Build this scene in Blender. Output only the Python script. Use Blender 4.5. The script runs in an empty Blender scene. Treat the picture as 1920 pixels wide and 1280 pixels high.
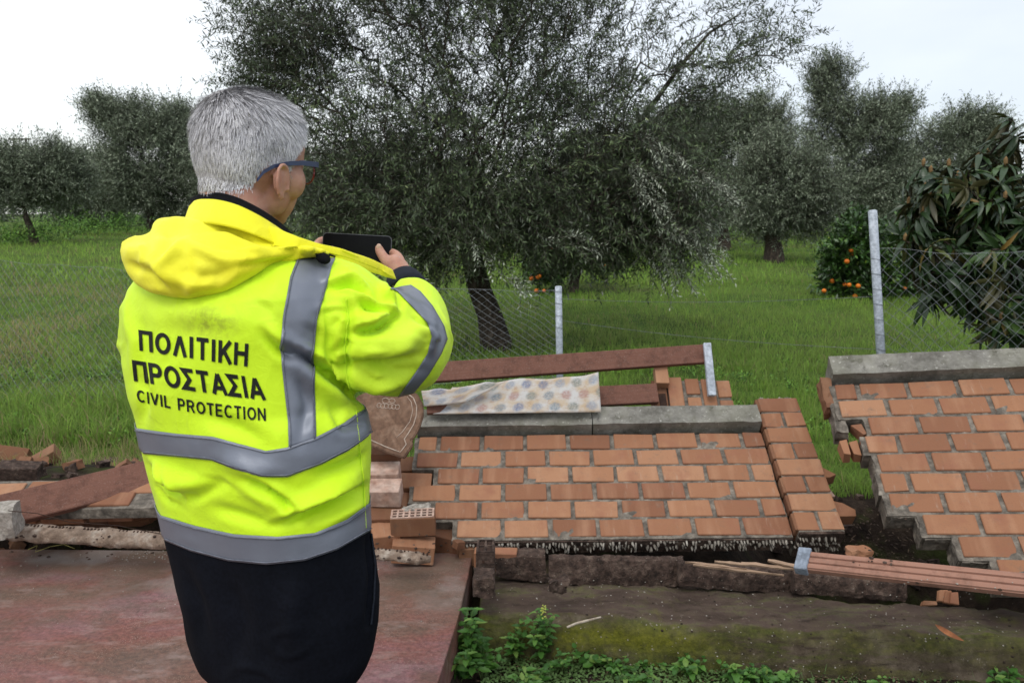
import bpy, bmesh, math, random
import numpy as np
from mathutils import Vector, Matrix, noise
from mathutils.bvhtree import BVHTree

rng = np.random.default_rng(7)
random.seed(7)
SC = bpy.context.scene
COL = SC.collection
rad = math.radians

# ---------------------------------------------------------------- camera
CAM_H, PITCH, FPX = 1.55, rad(9.1), 1493.33
cam_d = bpy.data.cameras.new('camera'); cam = bpy.data.objects.new('camera', cam_d); COL.objects.link(cam)
cam.location = (0, 0, CAM_H); cam.rotation_euler = (math.pi/2-PITCH, 0, 0)
cam_d.sensor_width = 36; cam_d.lens = 28; cam_d.clip_start = .05; cam_d.clip_end = 2500
cam_d.dof.use_dof = True; cam_d.dof.focus_distance = 2.0; cam_d.dof.aperture_fstop = 9
SC.camera = cam

# ---------------------------------------------------------------- overcast sky + soft sun
SUN_EL, SUN_ROT = rad(58), rad(195)
SC.view_settings.view_transform = 'Standard'; SC.view_settings.look = 'None'
SC.view_settings.exposure = 0.0; SC.view_settings.gamma = 1; SC.view_settings.use_curve_mapping = False
world = bpy.data.worlds.new('World'); SC.world = world; world.use_nodes = True
wn = world.node_tree.nodes; wl = world.node_tree.links; wn.clear()
def N_(t, **k):
    n = wn.new(t)
    for a, b in k.items(): setattr(n, a, b)
    return n
out = N_('ShaderNodeOutputWorld')
sky = N_('ShaderNodeTexSky', sky_type='NISHITA', sun_disc=False, sun_elevation=SUN_EL, sun_rotation=SUN_ROT)
bg1 = N_('ShaderNodeBackground'); bg1.inputs[1].default_value = .05
wl.new(sky.outputs[0], bg1.inputs[0])
tc = N_('ShaderNodeTexCoord'); sep = N_('ShaderNodeSeparateXYZ'); wl.new(tc.outputs['Generated'], sep.inputs[0])
# overcast cloud deck: brighter overhead, soft cloud structure, slightly bluer patches to the right
mp = N_('ShaderNodeMapping'); mp.inputs['Scale'].default_value = (1, 1, 2.6); wl.new(tc.outputs['Generated'], mp.inputs[0])
nz = N_('ShaderNodeTexNoise'); nz.inputs['Scale'].default_value = 2.2; nz.inputs['Detail'].default_value = 5; wl.new(mp.outputs[0], nz.inputs['Vector'])
nadd = N_('ShaderNodeMath', operation='MULTIPLY_ADD'); wl.new(sep.outputs[0], nadd.inputs[0]); nadd.inputs[1].default_value = .62; wl.new(nz.outputs[0], nadd.inputs[2])
cr = N_('ShaderNodeValToRGB'); wl.new(nadd.outputs[0], cr.inputs[0])
cr.color_ramp.elements[0].position = .38; cr.color_ramp.elements[0].color = (1.0, 1.0, .985, 1)
cr.color_ramp.elements[1].position = .86; cr.color_ramp.elements[1].color = (.70, .725, .77, 1)
zr = N_('ShaderNodeMapRange'); wl.new(sep.outputs[2], zr.inputs[0])
zr.inputs[1].default_value = 0.0; zr.inputs[2].default_value = 1.0; zr.inputs[3].default_value = .90; zr.inputs[4].default_value = 1.15
bg2 = N_('ShaderNodeBackground'); wl.new(cr.outputs[0], bg2.inputs[0]); wl.new(zr.outputs[0], bg2.inputs[1])
mx = N_('ShaderNodeAddShader'); wl.new(bg1.outputs[0], mx.inputs[0]); wl.new(bg2.outputs[0], mx.inputs[1]); wl.new(mx.outputs[0], out.inputs[0])
bg1.inputs[1].default_value = .05
sun_d = bpy.data.lights.new('sun', 'SUN'); sun_d.energy = 1.3; sun_d.angle = rad(28); sun_d.color = (1, .97, .92)
sun = bpy.data.objects.new('sun', sun_d); COL.objects.link(sun)
# sun stands behind the camera, a little left; Nishita rotation is measured from +Y clockwise
sd = Vector((math.sin(SUN_ROT)*math.cos(SUN_EL), math.cos(SUN_ROT)*math.cos(SUN_EL), math.sin(SUN_EL)))
sun.rotation_euler = sd.to_track_quat('Z', 'Y').to_euler()
SC.cycles.max_bounces = 5; SC.cycles.diffuse_bounces = 3; SC.cycles.transparent_max_bounces = 6
SC.cycles.use_denoising = True
try: SC.cycles.denoiser = 'OPENIMAGEDENOISE'
except Exception: pass

# ---------------------------------------------------------------- measuring helpers (survey of the photograph)
cP, sP = math.cos(PITCH), math.sin(PITCH)
def W(px, py, Z):
    "world point seen at photo position px,py at depth Z metres along the camera axis"
    x = (px-960)/FPX*Z; yc = (640-py)/FPX*Z
    return Vector((x, Z*cP+yc*sP, CAM_H-Z*sP+yc*cP))
def ray(px, py):
    return (W(px, py, 1)-Vector((0, 0, CAM_H)))
def G(px, py, z=0.0):
    d = ray(px, py); t = (z-CAM_H)/d.z
    return Vector((0, 0, CAM_H))+d*t
def WY(px, py, Y):
    d = ray(px, py); return Vector((0, 0, CAM_H))+d*(Y/d.y)
def proj(P):
    P = np.atleast_2d(np.asarray(P, float)); d = P-np.array([0, 0, CAM_H])
    Z = d[:, 1]*cP-d[:, 2]*sP; u = d[:, 1]*sP+d[:, 2]*cP
    return 960+FPX*d[:, 0]/Z, 640-FPX*u/Z, Z

# ---------------------------------------------------------------- object helpers
def obj(name, me, mat=None, parent=None, loc=None, rot=None):
    o = bpy.data.objects.new(name, me); COL.objects.link(o)
    if parent is not None: o.parent = parent
    if mat is not None and me is not None and hasattr(me, 'materials') and not len(me.materials):
        me.materials.append(mat)
    if loc is not None: o.location = loc
    if rot is not None: o.rotation_euler = rot
    return o
def tag(o, label=None, cat=None, group=None, kind=None):
    if label: o['label'] = label
    if cat: o['category'] = cat
    if group: o['group'] = group
    if kind: o['kind'] = kind
    return o
def empty(name, label, cat, loc=(0, 0, 0), group=None, mw=None):
    o = bpy.data.objects.new(name, None); COL.objects.link(o); o.empty_display_size = .05
    o.location = loc
    if mw is not None: o.matrix_world = mw
    return tag(o, label, cat, group)
def mesh(name, V, Fc, smooth=False):
    me = bpy.data.meshes.new(name); me.from_pydata([tuple(map(float, v)) for v in V], [], [tuple(map(int, f)) for f in Fc]); me.update()
    if smooth: me.shade_smooth()
    return me
def fast_mesh(name, V, Fc, smooth=False, attr=None):
    "V (n,3), Fc (m,k) numpy; attr: float value per vertex stored as 'rnd'"
    V = np.asarray(V, np.float32); Fc = np.asarray(Fc, np.int32); k = Fc.shape[1]
    me = bpy.data.meshes.new(name); me.vertices.add(len(V)); me.vertices.foreach_set('co', V.ravel())
    me.loops.add(Fc.size); me.loops.foreach_set('vertex_index', Fc.ravel())
    me.polygons.add(len(Fc)); me.polygons.foreach_set('loop_start', np.arange(0, Fc.size, k, dtype=np.int32))
    me.polygons.foreach_set('loop_total', np.full(len(Fc), k, dtype=np.int32))
    if attr is not None:
        a = me.attributes.new('rnd', 'FLOAT', 'POINT'); a.data.foreach_set('value', np.asarray(attr, np.float32))
    me.update(calc_edges=True)
    if smooth: me.shade_smooth()
    return me
def bm_mesh(name, bm, smooth=False):
    me = bpy.data.meshes.new(name); bm.to_mesh(me); bm.free()
    if smooth: me.shade_smooth()
    return me
def box_bm(x0, x1, y0, y1, z0, z1, bev=0, jit=0, seed=None, segs=1):
    r = random.Random(seed if seed is not None else random.random())
    bm = bmesh.new(); bmesh.ops.create_cube(bm, size=1)
    for v in bm.verts:
        v.co = Vector(((x0+x1)/2+v.co.x*(x1-x0), (y0+y1)/2+v.co.y*(y1-y0), (z0+z1)/2+v.co.z*(z1-z0)))
        if jit: v.co += Vector((r.uniform(-jit, jit), r.uniform(-jit, jit), r.uniform(-jit, jit)))
    if bev: bmesh.ops.bevel(bm, geom=list(bm.edges), offset=bev, segments=segs, affect='EDGES', profile=.6)
    return bm
def rough_box(name, sx, sy, sz, n=(8, 4, 3), amp=.01, scale=12, seed=0, bev=.006):
    "box centred at origin with broken, uneven faces"
    bm = bmesh.new(); bmesh.ops.create_cube(bm, size=1)
    for v in bm.verts: v.co = Vector((v.co.x*sx, v.co.y*sy, v.co.z*sz))
    for ax, k in enumerate(n):
        L = (sx, sy, sz)[ax]
        for i in range(1, k):
            c = -L/2+L*i/k; pn = [0, 0, 0]; pn[ax] = 1; pc = [0, 0, 0]; pc[ax] = c
            bmesh.ops.bisect_plane(bm, geom=bm.verts[:]+bm.edges[:]+bm.faces[:], plane_co=pc, plane_no=pn)
    bm.normal_update()
    off = Vector((seed*3.1, seed*1.7, seed*5.3))
    for v in bm.verts:
        p = v.co+off
        d = noise.noise_vector(p*scale)*amp+noise.noise_vector(p*scale*2.7)*amp*.5
        v.co += d
    return bm_mesh(name, bm)
def tube_mesh(name, pts, radii, nseg=8, smooth=True, cap=True):
    pts = [Vector(p) for p in pts]; V = []; Fc = []
    up = Vector((0, 0, 1)); prev = None
    for i, p in enumerate(pts):
        t = (pts[min(i+1, len(pts)-1)]-pts[max(i-1, 0)]).normalized()
        a = prev if prev is not None else (up if abs(t.z) < .9 else Vector((1, 0, 0)))
        b = (a-t*a.dot(t)).normalized(); prev = b; c = t.cross(b)
        for k in range(nseg):
            th = 2*math.pi*k/nseg; V.append(p+(b*math.cos(th)+c*math.sin(th))*radii[i])
    for i in range(len(pts)-1):
        for k in range(nseg):
            Fc.append((i*nseg+k, i*nseg+(k+1) % nseg, (i+1)*nseg+(k+1) % nseg, (i+1)*nseg+k))
    if cap: Fc.append(tuple(range(nseg-1, -1, -1))); Fc.append(tuple((len(pts)-1)*nseg+k for k in range(nseg)))
    return mesh(name, V, Fc, smooth)
def frame(O, X, Y=None, Z=None):
    M_ = Matrix.Identity(4)
    for r in range(3): M_[r][0] = X[r]; M_[r][1] = Y[r]; M_[r][2] = Z[r]; M_[r][3] = O[r]
    return M_
def basis(O, xdir, zhint):
    X = Vector(xdir).normalized(); Z = (Vector(zhint)-X*X.dot(Vector(zhint))).normalized(); Y = Z.cross(X)
    return frame(O, X, Y, Z)

# ---------------------------------------------------------------- materials
class NT:
    def __init__(s, name):
        s.m = bpy.data.materials.new(name); s.m.use_nodes = True; s.t = s.m.node_tree; s.t.nodes.clear()
        s.o = s.t.nodes.new('ShaderNodeOutputMaterial'); s.b = s.t.nodes.new('ShaderNodeBsdfPrincipled')
        s.t.links.new(s.b.outputs[0], s.o.inputs[0])
        s.b.inputs['Specular IOR Level'].default_value = .35
    def n(s, t, ins=None, **k):
        x = s.t.nodes.new(t)
        for a, b in k.items(): setattr(x, a, b)
        for a, b in (ins or {}).items():
            if hasattr(b, 'is_output') or isinstance(b, bpy.types.NodeSocket): s.t.links.new(b, x.inputs[a])
            else: x.inputs[a].default_value = b
        return x
    def l(s, a, b): s.t.links.new(a, b)
    def coord(s, kind='Object', scale=(1, 1, 1), rnd=False):
        c = s.n('ShaderNodeTexCoord').outputs[kind]
        m = s.n('ShaderNodeMapping', {'Vector': c, 'Scale': scale})
        if rnd:
            oi = s.n('ShaderNodeObjectInfo'); mu = s.n('ShaderNodeMath', {0: oi.outputs['Random'], 1: 57.0}, operation='MULTIPLY')
            cb = s.n('ShaderNodeCombineXYZ', {0: mu.outputs[0], 1: mu.outputs[0], 2: mu.outputs[0]})
            s.l(cb.outputs[0], m.inputs['Location'])
        return m.outputs[0]
    def noise(s, vec, scale, detail=4, rough=.55, dist=0):
        return s.n('ShaderNodeTexNoise', {'Vector': vec, 'Scale': scale, 'Detail': detail, 'Roughness': rough, 'Distortion': dist}).outputs[0]
    def ramp(s, fac, stops):
        r = s.n('ShaderNodeValToRGB', {0: fac}); e = r.color_ramp.elements
        while len(e) < len(stops): e.new(.5)
        for i, (p, c) in enumerate(stops):
            e[i].position = p; e[i].color = (*c, 1) if len(c) == 3 else c
        return r.outputs[0]
    def mix(s, fac, a, b, mode='MIX'):
        x = s.n('ShaderNodeMix', data_type='RGBA', blend_type=mode)
        for i, v in ((0, fac), (6, a), (7, b)):
            if isinstance(v, bpy.types.NodeSocket): s.l(v, x.inputs[i])
            else: x.inputs[i].default_value = v if i == 0 else ((*v, 1) if len(v) == 3 else v)
        return x.outputs[2]
    def math(s, op, a, b=0.0, c=0.0, clamp=False):
        x = s.n('ShaderNodeMath', operation=op); x.use_clamp = clamp
        for i, v in enumerate((a, b, c)):
            if isinstance(v, bpy.types.NodeSocket): s.l(v, x.inputs[i])
            else: x.inputs[i].default_value = v
        return x.outputs[0]
    def rng(s, v, a, b, c=0.0, d=1.0):
        return s.n('ShaderNodeMapRange', {0: v, 1: a, 2: b, 3: c, 4: d}).outputs[0]
    def bump(s, h, strength=.3, dist=.01, chain=None):
        b = s.n('ShaderNodeBump', {'Height': h, 'Strength': strength, 'Distance': dist})
        if chain is not None: s.l(chain, b.inputs['Normal'])
        return b.outputs[0]
    def set(s, color=None, rough=None, metal=None, normal=None, spec=None, sheen=None, sub=None):
        for nm, v in (('Base Color', color), ('Roughness', rough), ('Metallic', metal), ('Normal', normal), ('Specular IOR Level', spec), ('Sheen Weight', sheen)):
            if v is None: continue
            if isinstance(v, bpy.types.NodeSocket): s.l(v, s.b.inputs[nm])
            else: s.b.inputs[nm].default_value = (*v, 1) if nm == 'Base Color' else v
        return s.m
def mottled(name, stops, scale=5, detail=6, rough=.85, bump=.4, bscale=60, bdist=.004, coords='Object', rnd=False, stretch=(1, 1, 1), speck=None, spec=.3, fine=.25):
    t = NT(name); v = t.coord(coords, stretch, rnd)
    a = t.noise(v, scale, detail, .6); c = t.ramp(a, stops)
    f = t.noise(v, bscale*.6, 3); c = t.mix(fine, c, t.ramp(f, [(.3, (0, 0, 0)), (.7, (1, 1, 1))]), 'OVERLAY')
    if speck:
        s1 = t.n('ShaderNodeTexVoronoi', {'Vector': v, 'Scale': speck[0]}).outputs[0]
        c = t.mix(t.rng(s1, speck[1], speck[1]*.6), c, speck[2])
    h = t.noise(v, bscale, 6, .65)
    return t.set(c, rough, normal=t.bump(h, bump, bdist), spec=spec)
# ================================================================ materials of the place
def brick_material(name, hue=0.0, dark=1.0):
    t = NT(name); v = t.coord('Object', (1, 1, 1), True); vs = t.coord('Object', (6, .8, 1), True)
    oi = t.n('ShaderNodeObjectInfo').outputs['Random']
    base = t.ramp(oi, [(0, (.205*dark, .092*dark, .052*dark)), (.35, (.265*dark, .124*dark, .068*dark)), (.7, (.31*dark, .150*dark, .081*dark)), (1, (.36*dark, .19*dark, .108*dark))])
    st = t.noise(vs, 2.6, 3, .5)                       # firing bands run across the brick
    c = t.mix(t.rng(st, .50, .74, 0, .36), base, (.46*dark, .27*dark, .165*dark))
    c = t.mix(t.rng(t.noise(v, 9, 5, .6), .52, .72, 0, .6), c, (.25*dark, .105*dark, .065*dark))
    c = t.mix(t.rng(t.noise(v, 26, 6, .7), .6, .76, 0, .5), c, (.19*dark, .125*dark, .09*dark))
    c = t.mix(t.rng(t.noise(v, 180, 3), .6, .8, 0, .5), c, (.12, .06, .04))
    c = t.mix(t.rng(t.noise(v, 14, 8, .78), .56, .70, 0, .55), c, (.15*dark, .115*dark, .085*dark))
    c = t.mix(t.rng(t.noise(vs, 7, 6, .75), .60, .74, 0, .4), c, (.42*dark, .36*dark, .29*dark))
    h = t.math('ADD', t.noise(v, 140, 5, .7), t.math('MULTIPLY', t.noise(v, 25, 4), 1.6))
    return t.set(c, .88, normal=t.bump(h, .5, .0025), spec=.2)
M_brick = brick_material('fired_brick')
M_brick_dirt_shade = brick_material('soiled_shaded_brick', dark=.62)  # darker brick for dirt, and for shadow painted on the pier side
M_brick_pale = mottled('lime_stained_brick', [(.3, (.30, .17, .12)), (.55, (.42, .30, .24)), (.75, (.5, .40, .33))], 14, rnd=True)
M_mortar = mottled('cement_mortar', [(.3, (.06, .052, .043)), (.5, (.145, .125, .102)), (.72, (.28, .245, .20))], 22, 7, .95, 1.0, 90, .006)
M_mortar_light = mottled('fresh_broken_mortar', [(.3, (.20, .18, .15)), (.55, (.33, .30, .26)), (.75, (.46, .43, .38))], 40, 7, .95, .9, 120, .004)
def concrete_material():
    t = NT('lichened_concrete'); v = t.coord('Object', (1, 1, 1))
    c = t.ramp(t.noise(v, 7, 7, .7), [(.30, (.075, .07, .058)), (.46, (.165, .157, .137)), (.60, (.25, .24, .212)), (.8, (.35, .335, .295))])
    c = t.mix(t.rng(t.noise(v, 18, 6, .7), .56, .70, 0, .85), c, (.065, .06, .048))
    sx = t.n('ShaderNodeSeparateXYZ', {0: t.coord('Object')})
    mossy = t.math('MULTIPLY', t.rng(t.noise(v, 5, 6, .7), .44, .6, 0, 1), .55)
    c = t.mix(t.math('MULTIPLY', mossy, .6), c, (.12, .12, .07))
    c = t.mix(t.rng(t.noise(v, 60, 4), .62, .72, 0, .6), c, (.5, .49, .44))
    return t.set(c, .93, normal=t.bump(t.noise(v, 70, 8, .7), .7, .005), spec=.2)
M_conc = concrete_material()
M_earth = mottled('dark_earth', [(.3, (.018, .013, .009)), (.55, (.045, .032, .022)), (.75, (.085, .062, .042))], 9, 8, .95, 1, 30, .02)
M_steel = mottled('galvanised_steel', [(.3, (.24, .27, .31)), (.55, (.38, .42, .47)), (.75, (.5, .54, .6))], 30, 5, .5, .15, 120, .001, spec=.5)
M_steel_dark = mottled('weathered_steel', [(.3, (.12, .14, .17)), (.7, (.24, .28, .34))], 20, 5, .5, .15, 120, .001)
M_hole = mottled('hole_shade_and_wire', [(.3, (.02, .01, .007)), (.7, (.05, .025, .015))], 20)  # dark colour stands for shade inside open cores; the wire uses it too
def plank_material(name, a, b, grain=(2, 60, 60)):
    t = NT(name); v = t.coord('Object', grain, True); v2 = t.coord('Object', (1, 1, 1), True)
    c = t.mix(t.noise(v, 1.6, 6, .7), a, b)
    c = t.mix(t.rng(t.noise(v2, 16, 6, .7), .48, .7, 0, .6), c, tuple(x*.42 for x in a))
    c = t.mix(t.rng(t.noise(v2, 150, 3), .55, .8, 0, .5), c, (.27, .2, .17))
    return t.set(c, .85, normal=t.bump(t.noise(v, 4, 6, .7), .5, .002), spec=.25)
M_plank = plank_material('red_brown_plank', (.115, .05, .035), (.20, .095, .066))
M_plank_pale = plank_material('sun_bleached_plank', (.24, .12, .082), (.37, .20, .145))

# ================================================================ terrain
def smooth(a, b, x):
    t = np.clip((x-a)/(b-a), 0, 1); return t*t*(3-2*t)
def gheight(x, y):
    x = np.asarray(x, float); y = np.asarray(y, float)
    field = -.10+.02*np.clip(y-10, 0, 50)-.06*np.exp(-((x-5)**2+(y-8)**2)/12)
    front = np.where(x > -.22, -.245, -.12)
    h = front+(field-front)*smooth(3.35, 4.0, y)
    pit = -.62*np.exp(-((x-1.95)/.62)**4)*smooth(3.0, 3.2, y)*(1-smooth(3.85, 4.45, y))
    mound = (.235*smooth(3.60, 3.72, y)*(1-smooth(4.3, 5.0, y))*(1-smooth(-1.25, -.85, x)))*(1+.0*x)
    bank = mound+.05*smooth(4.9, 5.4, y)*(1-smooth(6, 9, y))*smooth(-1, -2, x)
    w = .035*np.sin(x*1.3+y*.7)*np.sin(y*.9-x*.4)*smooth(4, 6, y)
    return h+pit+w+bank
def axis(pts):
    a = []
    for (s, e, d) in pts: a += list(np.arange(s, e, d))
    return np.array(a+[pts[-1][1]])
gx = axis([(-600, -60, 60), (-60, -12, 2), (-12, -3, .3), (-3, 3.5, .06), (3.5, 12, .3), (12, 60, 2), (60, 600, 60)])
gy = axis([(-60, -2, 4), (-2, 2.4, .4), (2.4, 5.2, .05), (5.2, 9, .2), (9, 30, .7), (30, 80, 4), (80, 900, 60)])
XX, YY = np.meshgrid(gx, gy); ZZ = gheight(XX, YY)
m = (YY < 5.5) & (YY > 2.2) & (np.abs(XX) < 5)
nv = np.zeros_like(ZZ)
for i, j in zip(*np.where(m)):
    nv[i, j] = noise.noise(Vector((XX[i, j]*5, YY[i, j]*5, 0)))*.022+noise.noise(Vector((XX[i, j]*17, YY[i, j]*17, 3)))*.010
ZZ = ZZ+nv
ny, nx = XX.shape; idx = np.arange(nx*ny).reshape(ny, nx)
Fg = np.stack([idx[:-1, :-1], idx[:-1, 1:], idx[1:, 1:], idx[1:, :-1]], -1).reshape(-1, 4)
def ground_material():
    t = NT('turf_and_soil'); v = t.coord('Object')
    sep = t.n('ShaderNodeSeparateXYZ', {0: v})
    grass = t.ramp(t.noise(v, .8, 8, .6), [(.3, (.035, .065, .010)), (.5, (.065, .12, .016)), (.7, (.10, .165, .024))])
    grass = t.mix(t.rng(t.noise(v, .35, 5, .6), .5, .7, 0, .6), grass, (.10, .085, .035))
    grass = t.mix(t.rng(t.noise(v, 9, 6, .7), .5, .75, 0, .7), grass, (.018, .03, .008))
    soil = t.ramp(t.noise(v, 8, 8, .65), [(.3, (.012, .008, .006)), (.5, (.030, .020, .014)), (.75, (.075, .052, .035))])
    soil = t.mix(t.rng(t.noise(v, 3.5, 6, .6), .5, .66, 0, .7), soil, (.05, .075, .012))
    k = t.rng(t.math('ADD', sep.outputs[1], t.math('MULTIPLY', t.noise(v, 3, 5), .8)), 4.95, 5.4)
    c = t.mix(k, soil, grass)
    return t.set(c, .95, normal=t.bump(t.noise(v, 28, 8, .7), .9, .03), spec=.15)
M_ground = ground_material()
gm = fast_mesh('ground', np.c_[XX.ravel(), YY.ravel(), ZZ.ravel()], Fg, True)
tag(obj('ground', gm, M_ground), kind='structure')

# painted concrete yard slab
def slab_material():
    t = NT('worn_red_paint_on_concrete'); v = t.coord('Object'); vs = t.coord('Object', (.55, 1.3, 1))
    c = t.ramp(t.noise(vs, 2.1, 7, .62, .5), [(.28, (.09, .056, .037)), (.42, (.15, .068, .047)), (.52, (.172, .064, .050)), (.64, (.19, .088, .09)), (.78, (.22, .125, .128))])
    c = t.mix(t.rng(t.noise(v, 5.5, 7, .7), .48, .68, 0, .7), c, (.085, .058, .04))
    c = t.mix(.55, c, t.ramp(t.noise(v, 55, 7, .75), [(.34, (.1, .1, .1)), (.66, (.9, .9, .9))]), 'OVERLAY')
    c = t.mix(t.rng(t.noise(vs, 11, 6, .7), .52, .66, 0, .45), c, (.30, .215, .19))
    sep = t.n('ShaderNodeSeparateXYZ', {0: v})
    far = t.math('MULTIPLY', t.rng(sep.outputs[1], 2.75, 3.45), t.rng(t.noise(v, 3.2, 5, .6), .3, .55))
    c = t.mix(t.math('MULTIPLY', far, .8), c, (.125, .095, .068))
    grey = t.math('MULTIPLY', t.rng(sep.outputs[1], 2.9, 3.3), t.rng(t.noise(v, 2.3, 4, .6), .5, .62))
    c = t.mix(t.math('MULTIPLY', grey, .8), c, (.24, .205, .185))
    vo = t.n('ShaderNodeTexVoronoi', {'Vector': v, 'Scale': 150.0}).outputs[0]
    sp = t.math('MULTIPLY', t.rng(vo, .22, .14), t.rng(t.noise(v, 6, 4), .42, .62))
    c = t.mix(t.math('MULTIPLY', sp, .75), c, (.42, .32, .27))
    vo2 = t.n('ShaderNodeTexVoronoi', {'Vector': v, 'Scale': 210.0}).outputs[0]
    c = t.mix(t.math('MULTIPLY', t.rng(vo2, .2, .12), .6), c, (.06, .035, .03))
    r = t.rng(t.noise(v, 3, 5), .35, .65, .42, .75)
    return t.set(c, r, normal=t.bump(t.math('ADD', t.noise(v, 160, 5, .7), t.math('MULTIPLY', t.noise(v, 12, 4), 2)), .35, .003), spec=.4)
M_slab = slab_material()
pA = G(886, 1036); pB = G(820, 1281)
dirE = (pB-pA); pC = pA+dirE*4.5
bm = bmesh.new()
top = [(-9, 3.56, 0), (-2.2, 3.53, 0), (-1.0, 3.5, 0)]
pts = [Vector(p) for p in top]+[Vector((pA.x, pA.y, 0)), Vector((pA.x-.008, pA.y-.25, 0)), Vector((pA.x-.022, pA.y-.55, 0)), Vector((pB.x, pB.y, 0)), Vector((pC.x, pC.y, 0)), Vector((-9, pC.y, 0))]
pts = pts[::-1]
f = bm.faces.new([bm.verts.new(p) for p in pts])
if f.normal.z < 0: f.normal_flip()
ex = bmesh.ops.extrude_face_region(bm, geom=[f]); 
for v in [g for g in ex['geom'] if isinstance(g, bmesh.types.BMVert)]: v.co.z -= .30
bmesh.ops.recalc_face_normals(bm, faces=bm.faces)
bmesh.ops.bevel(bm, geom=[e for e in bm.edges if all(abs(v.co.z) < 1e-4 for v in e.verts)], offset=.003, segments=1, affect='EDGES')
slab = obj('yard_slab', bm_mesh('yard_slab', bm), M_slab); tag(slab, kind='structure')

# ---------------------------------------------------------------- concrete footing under the fallen wall
def moss_material():
    t = NT('mossy_footing'); v = t.coord('Object'); vs = t.coord('Object', (.5, 2, 3))
    c = t.ramp(t.noise(v, 7, 8, .68), [(.3, (.03, .022, .015)), (.5, (.08, .06, .042)), (.7, (.17, .135, .10))])
    geo = t.n('ShaderNodeNewGeometry'); nsep = t.n('ShaderNodeSeparateXYZ', {0: geo.outputs['Normal']})
    topf = t.rng(nsep.outputs[2], .75, .95)
    top_c = t.ramp(t.noise(vs, 5, 7, .6), [(.3, (.045, .031, .024)), (.5, (.088, .062, .049)), (.7, (.16, .122, .098))])
    c = t.mix(topf, c, top_c)
    mo = t.math('MULTIPLY', t.rng(t.noise(vs, 2.6, 8, .68), .40, .60), t.rng(nsep.outputs[2], .995, .86))
    c = t.mix(t.math('MULTIPLY', mo, .7), c, t.ramp(t.noise(v, 26, 6, .7), [(.3, (.020, .028, .006)), (.5, (.075, .088, .013)), (.72, (.19, .19, .028))]))
    mo2 = t.rng(t.noise(vs, 5, 8, .75), .50, .64, 0, .75); c = t.mix(mo2, c, t.ramp(t.noise(v, 60, 5, .7), [(.3, (.03, .034, .012)), (.7, (.11, .125, .025))]))
    c = t.mix(t.rng(t.noise(vs, 9, 7, .75), .54, .66, 0, .7), c, (.028, .02, .014))
    ps = t.n('ShaderNodeSeparateXYZ', {0: v}); dx = t.math('MULTIPLY', t.math('SUBTRACT', ps.outputs[0], .42), 2.3); dz = t.math('MULTIPLY', t.math('ADD', ps.outputs[2], .135), 19.0)
    dd = t.math('ADD', t.math('SQRT', t.math('ADD', t.math('MULTIPLY', dx, dx), t.math('MULTIPLY', dz, dz))), t.math('MULTIPLY', t.math('SUBTRACT', t.noise(v, 9, 7, .7), .5), 2.2))
    c = t.mix(t.math('MULTIPLY', t.rng(dd, 1.2, .3), t.rng(t.noise(v, 34, 5, .7), .3, .55, .35, .95)), c, t.ramp(t.noise(v, 45, 5, .7), [(.3, (.07, .075, .01)), (.7, (.19, .185, .022))]))
    c = t.mix(t.rng(t.noise(v, 40, 5, .7), .62, .70, 0, .6), c, (.24, .20, .155))
    h = t.math('ADD', t.noise(v, 38, 8, .75), t.math('MULTIPLY', t.noise(v, 8, 5), 2))
    return t.set(c, .95, normal=t.bump(h, .9, .012), spec=.15)
M_moss = moss_material()
def profile_strip(name, prof, xs, path, mat, amp=.012, sc=9, seed=0, parent=None, post=None):
    """sweep a cross-section (list of (y,z)) along x; path(x)->(dy,dz); roughened with noise"""
    V = []; n = len(prof)
    for x in xs:
        dy, dz = path(x)
        for (y, z) in prof:
            p = Vector((x, y+dy, z+dz)); q = p*sc+Vector((seed, seed*2, seed*3))
            p += noise.noise_vector(q)*amp+noise.noise_vector(q*3.1)*amp*.45+noise.noise_vector(q*8.3)*amp*.22+noise.noise_vector(q*19)*amp*.10
            if post: p = post(p)
            V.append(p)
    Fc = [(i*n+k, i*n+k+1, (i+1)*n+k+1, (i+1)*n+k) for i in range(len(xs)-1) for k in range(n-1)]
    Fc += [tuple(range(n))[::-1], tuple((len(xs)-1)*n+k for k in range(n))]
    # underside closes the solid
    Fc += [((i+1)*n, (i+1)*n+n-1, i*n+n-1, i*n) for i in range(len(xs)-1)]
    return obj(name, mesh(name, V, Fc, True), mat, parent)
def dens(pts, step):
    o = []
    for a, b in zip(pts[:-1], pts[1:]):
        a = Vector((*a, 0)); b = Vector((*b, 0)); k = max(1, int((b-a).length/step))
        for i in range(k): q = a.lerp(b, i/k); o.append((q.x, q.y))
    return o+[pts[-1]]
foot = empty('concrete_footing', 'long low mossy concrete footing in front of the fallen brick walls', 'footing', (0, 0, 0))
xsf = np.arange(-.14, 3.1, .014)
fpath = lambda x: (-.085*(x-0)-.03*math.sin(x*1.7), -.008*x)
profile_strip('mossy_base', dens([(3.62, -.34), (3.60, -.07), (3.30, -.062), (3.06, -.068), (3.035, -.10), (3.02, -.17), (3.005, -.24), (2.98, -.36)], .016), xsf, fpath, M_moss, .020, 6, 1, foot, post=lambda p: Vector((p.x, p.y, p.z-.30*float(smooth(1.25, 1.5, p.x))*float(smooth(3.27, 3.36, p.y+.085*p.x)))))
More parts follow.
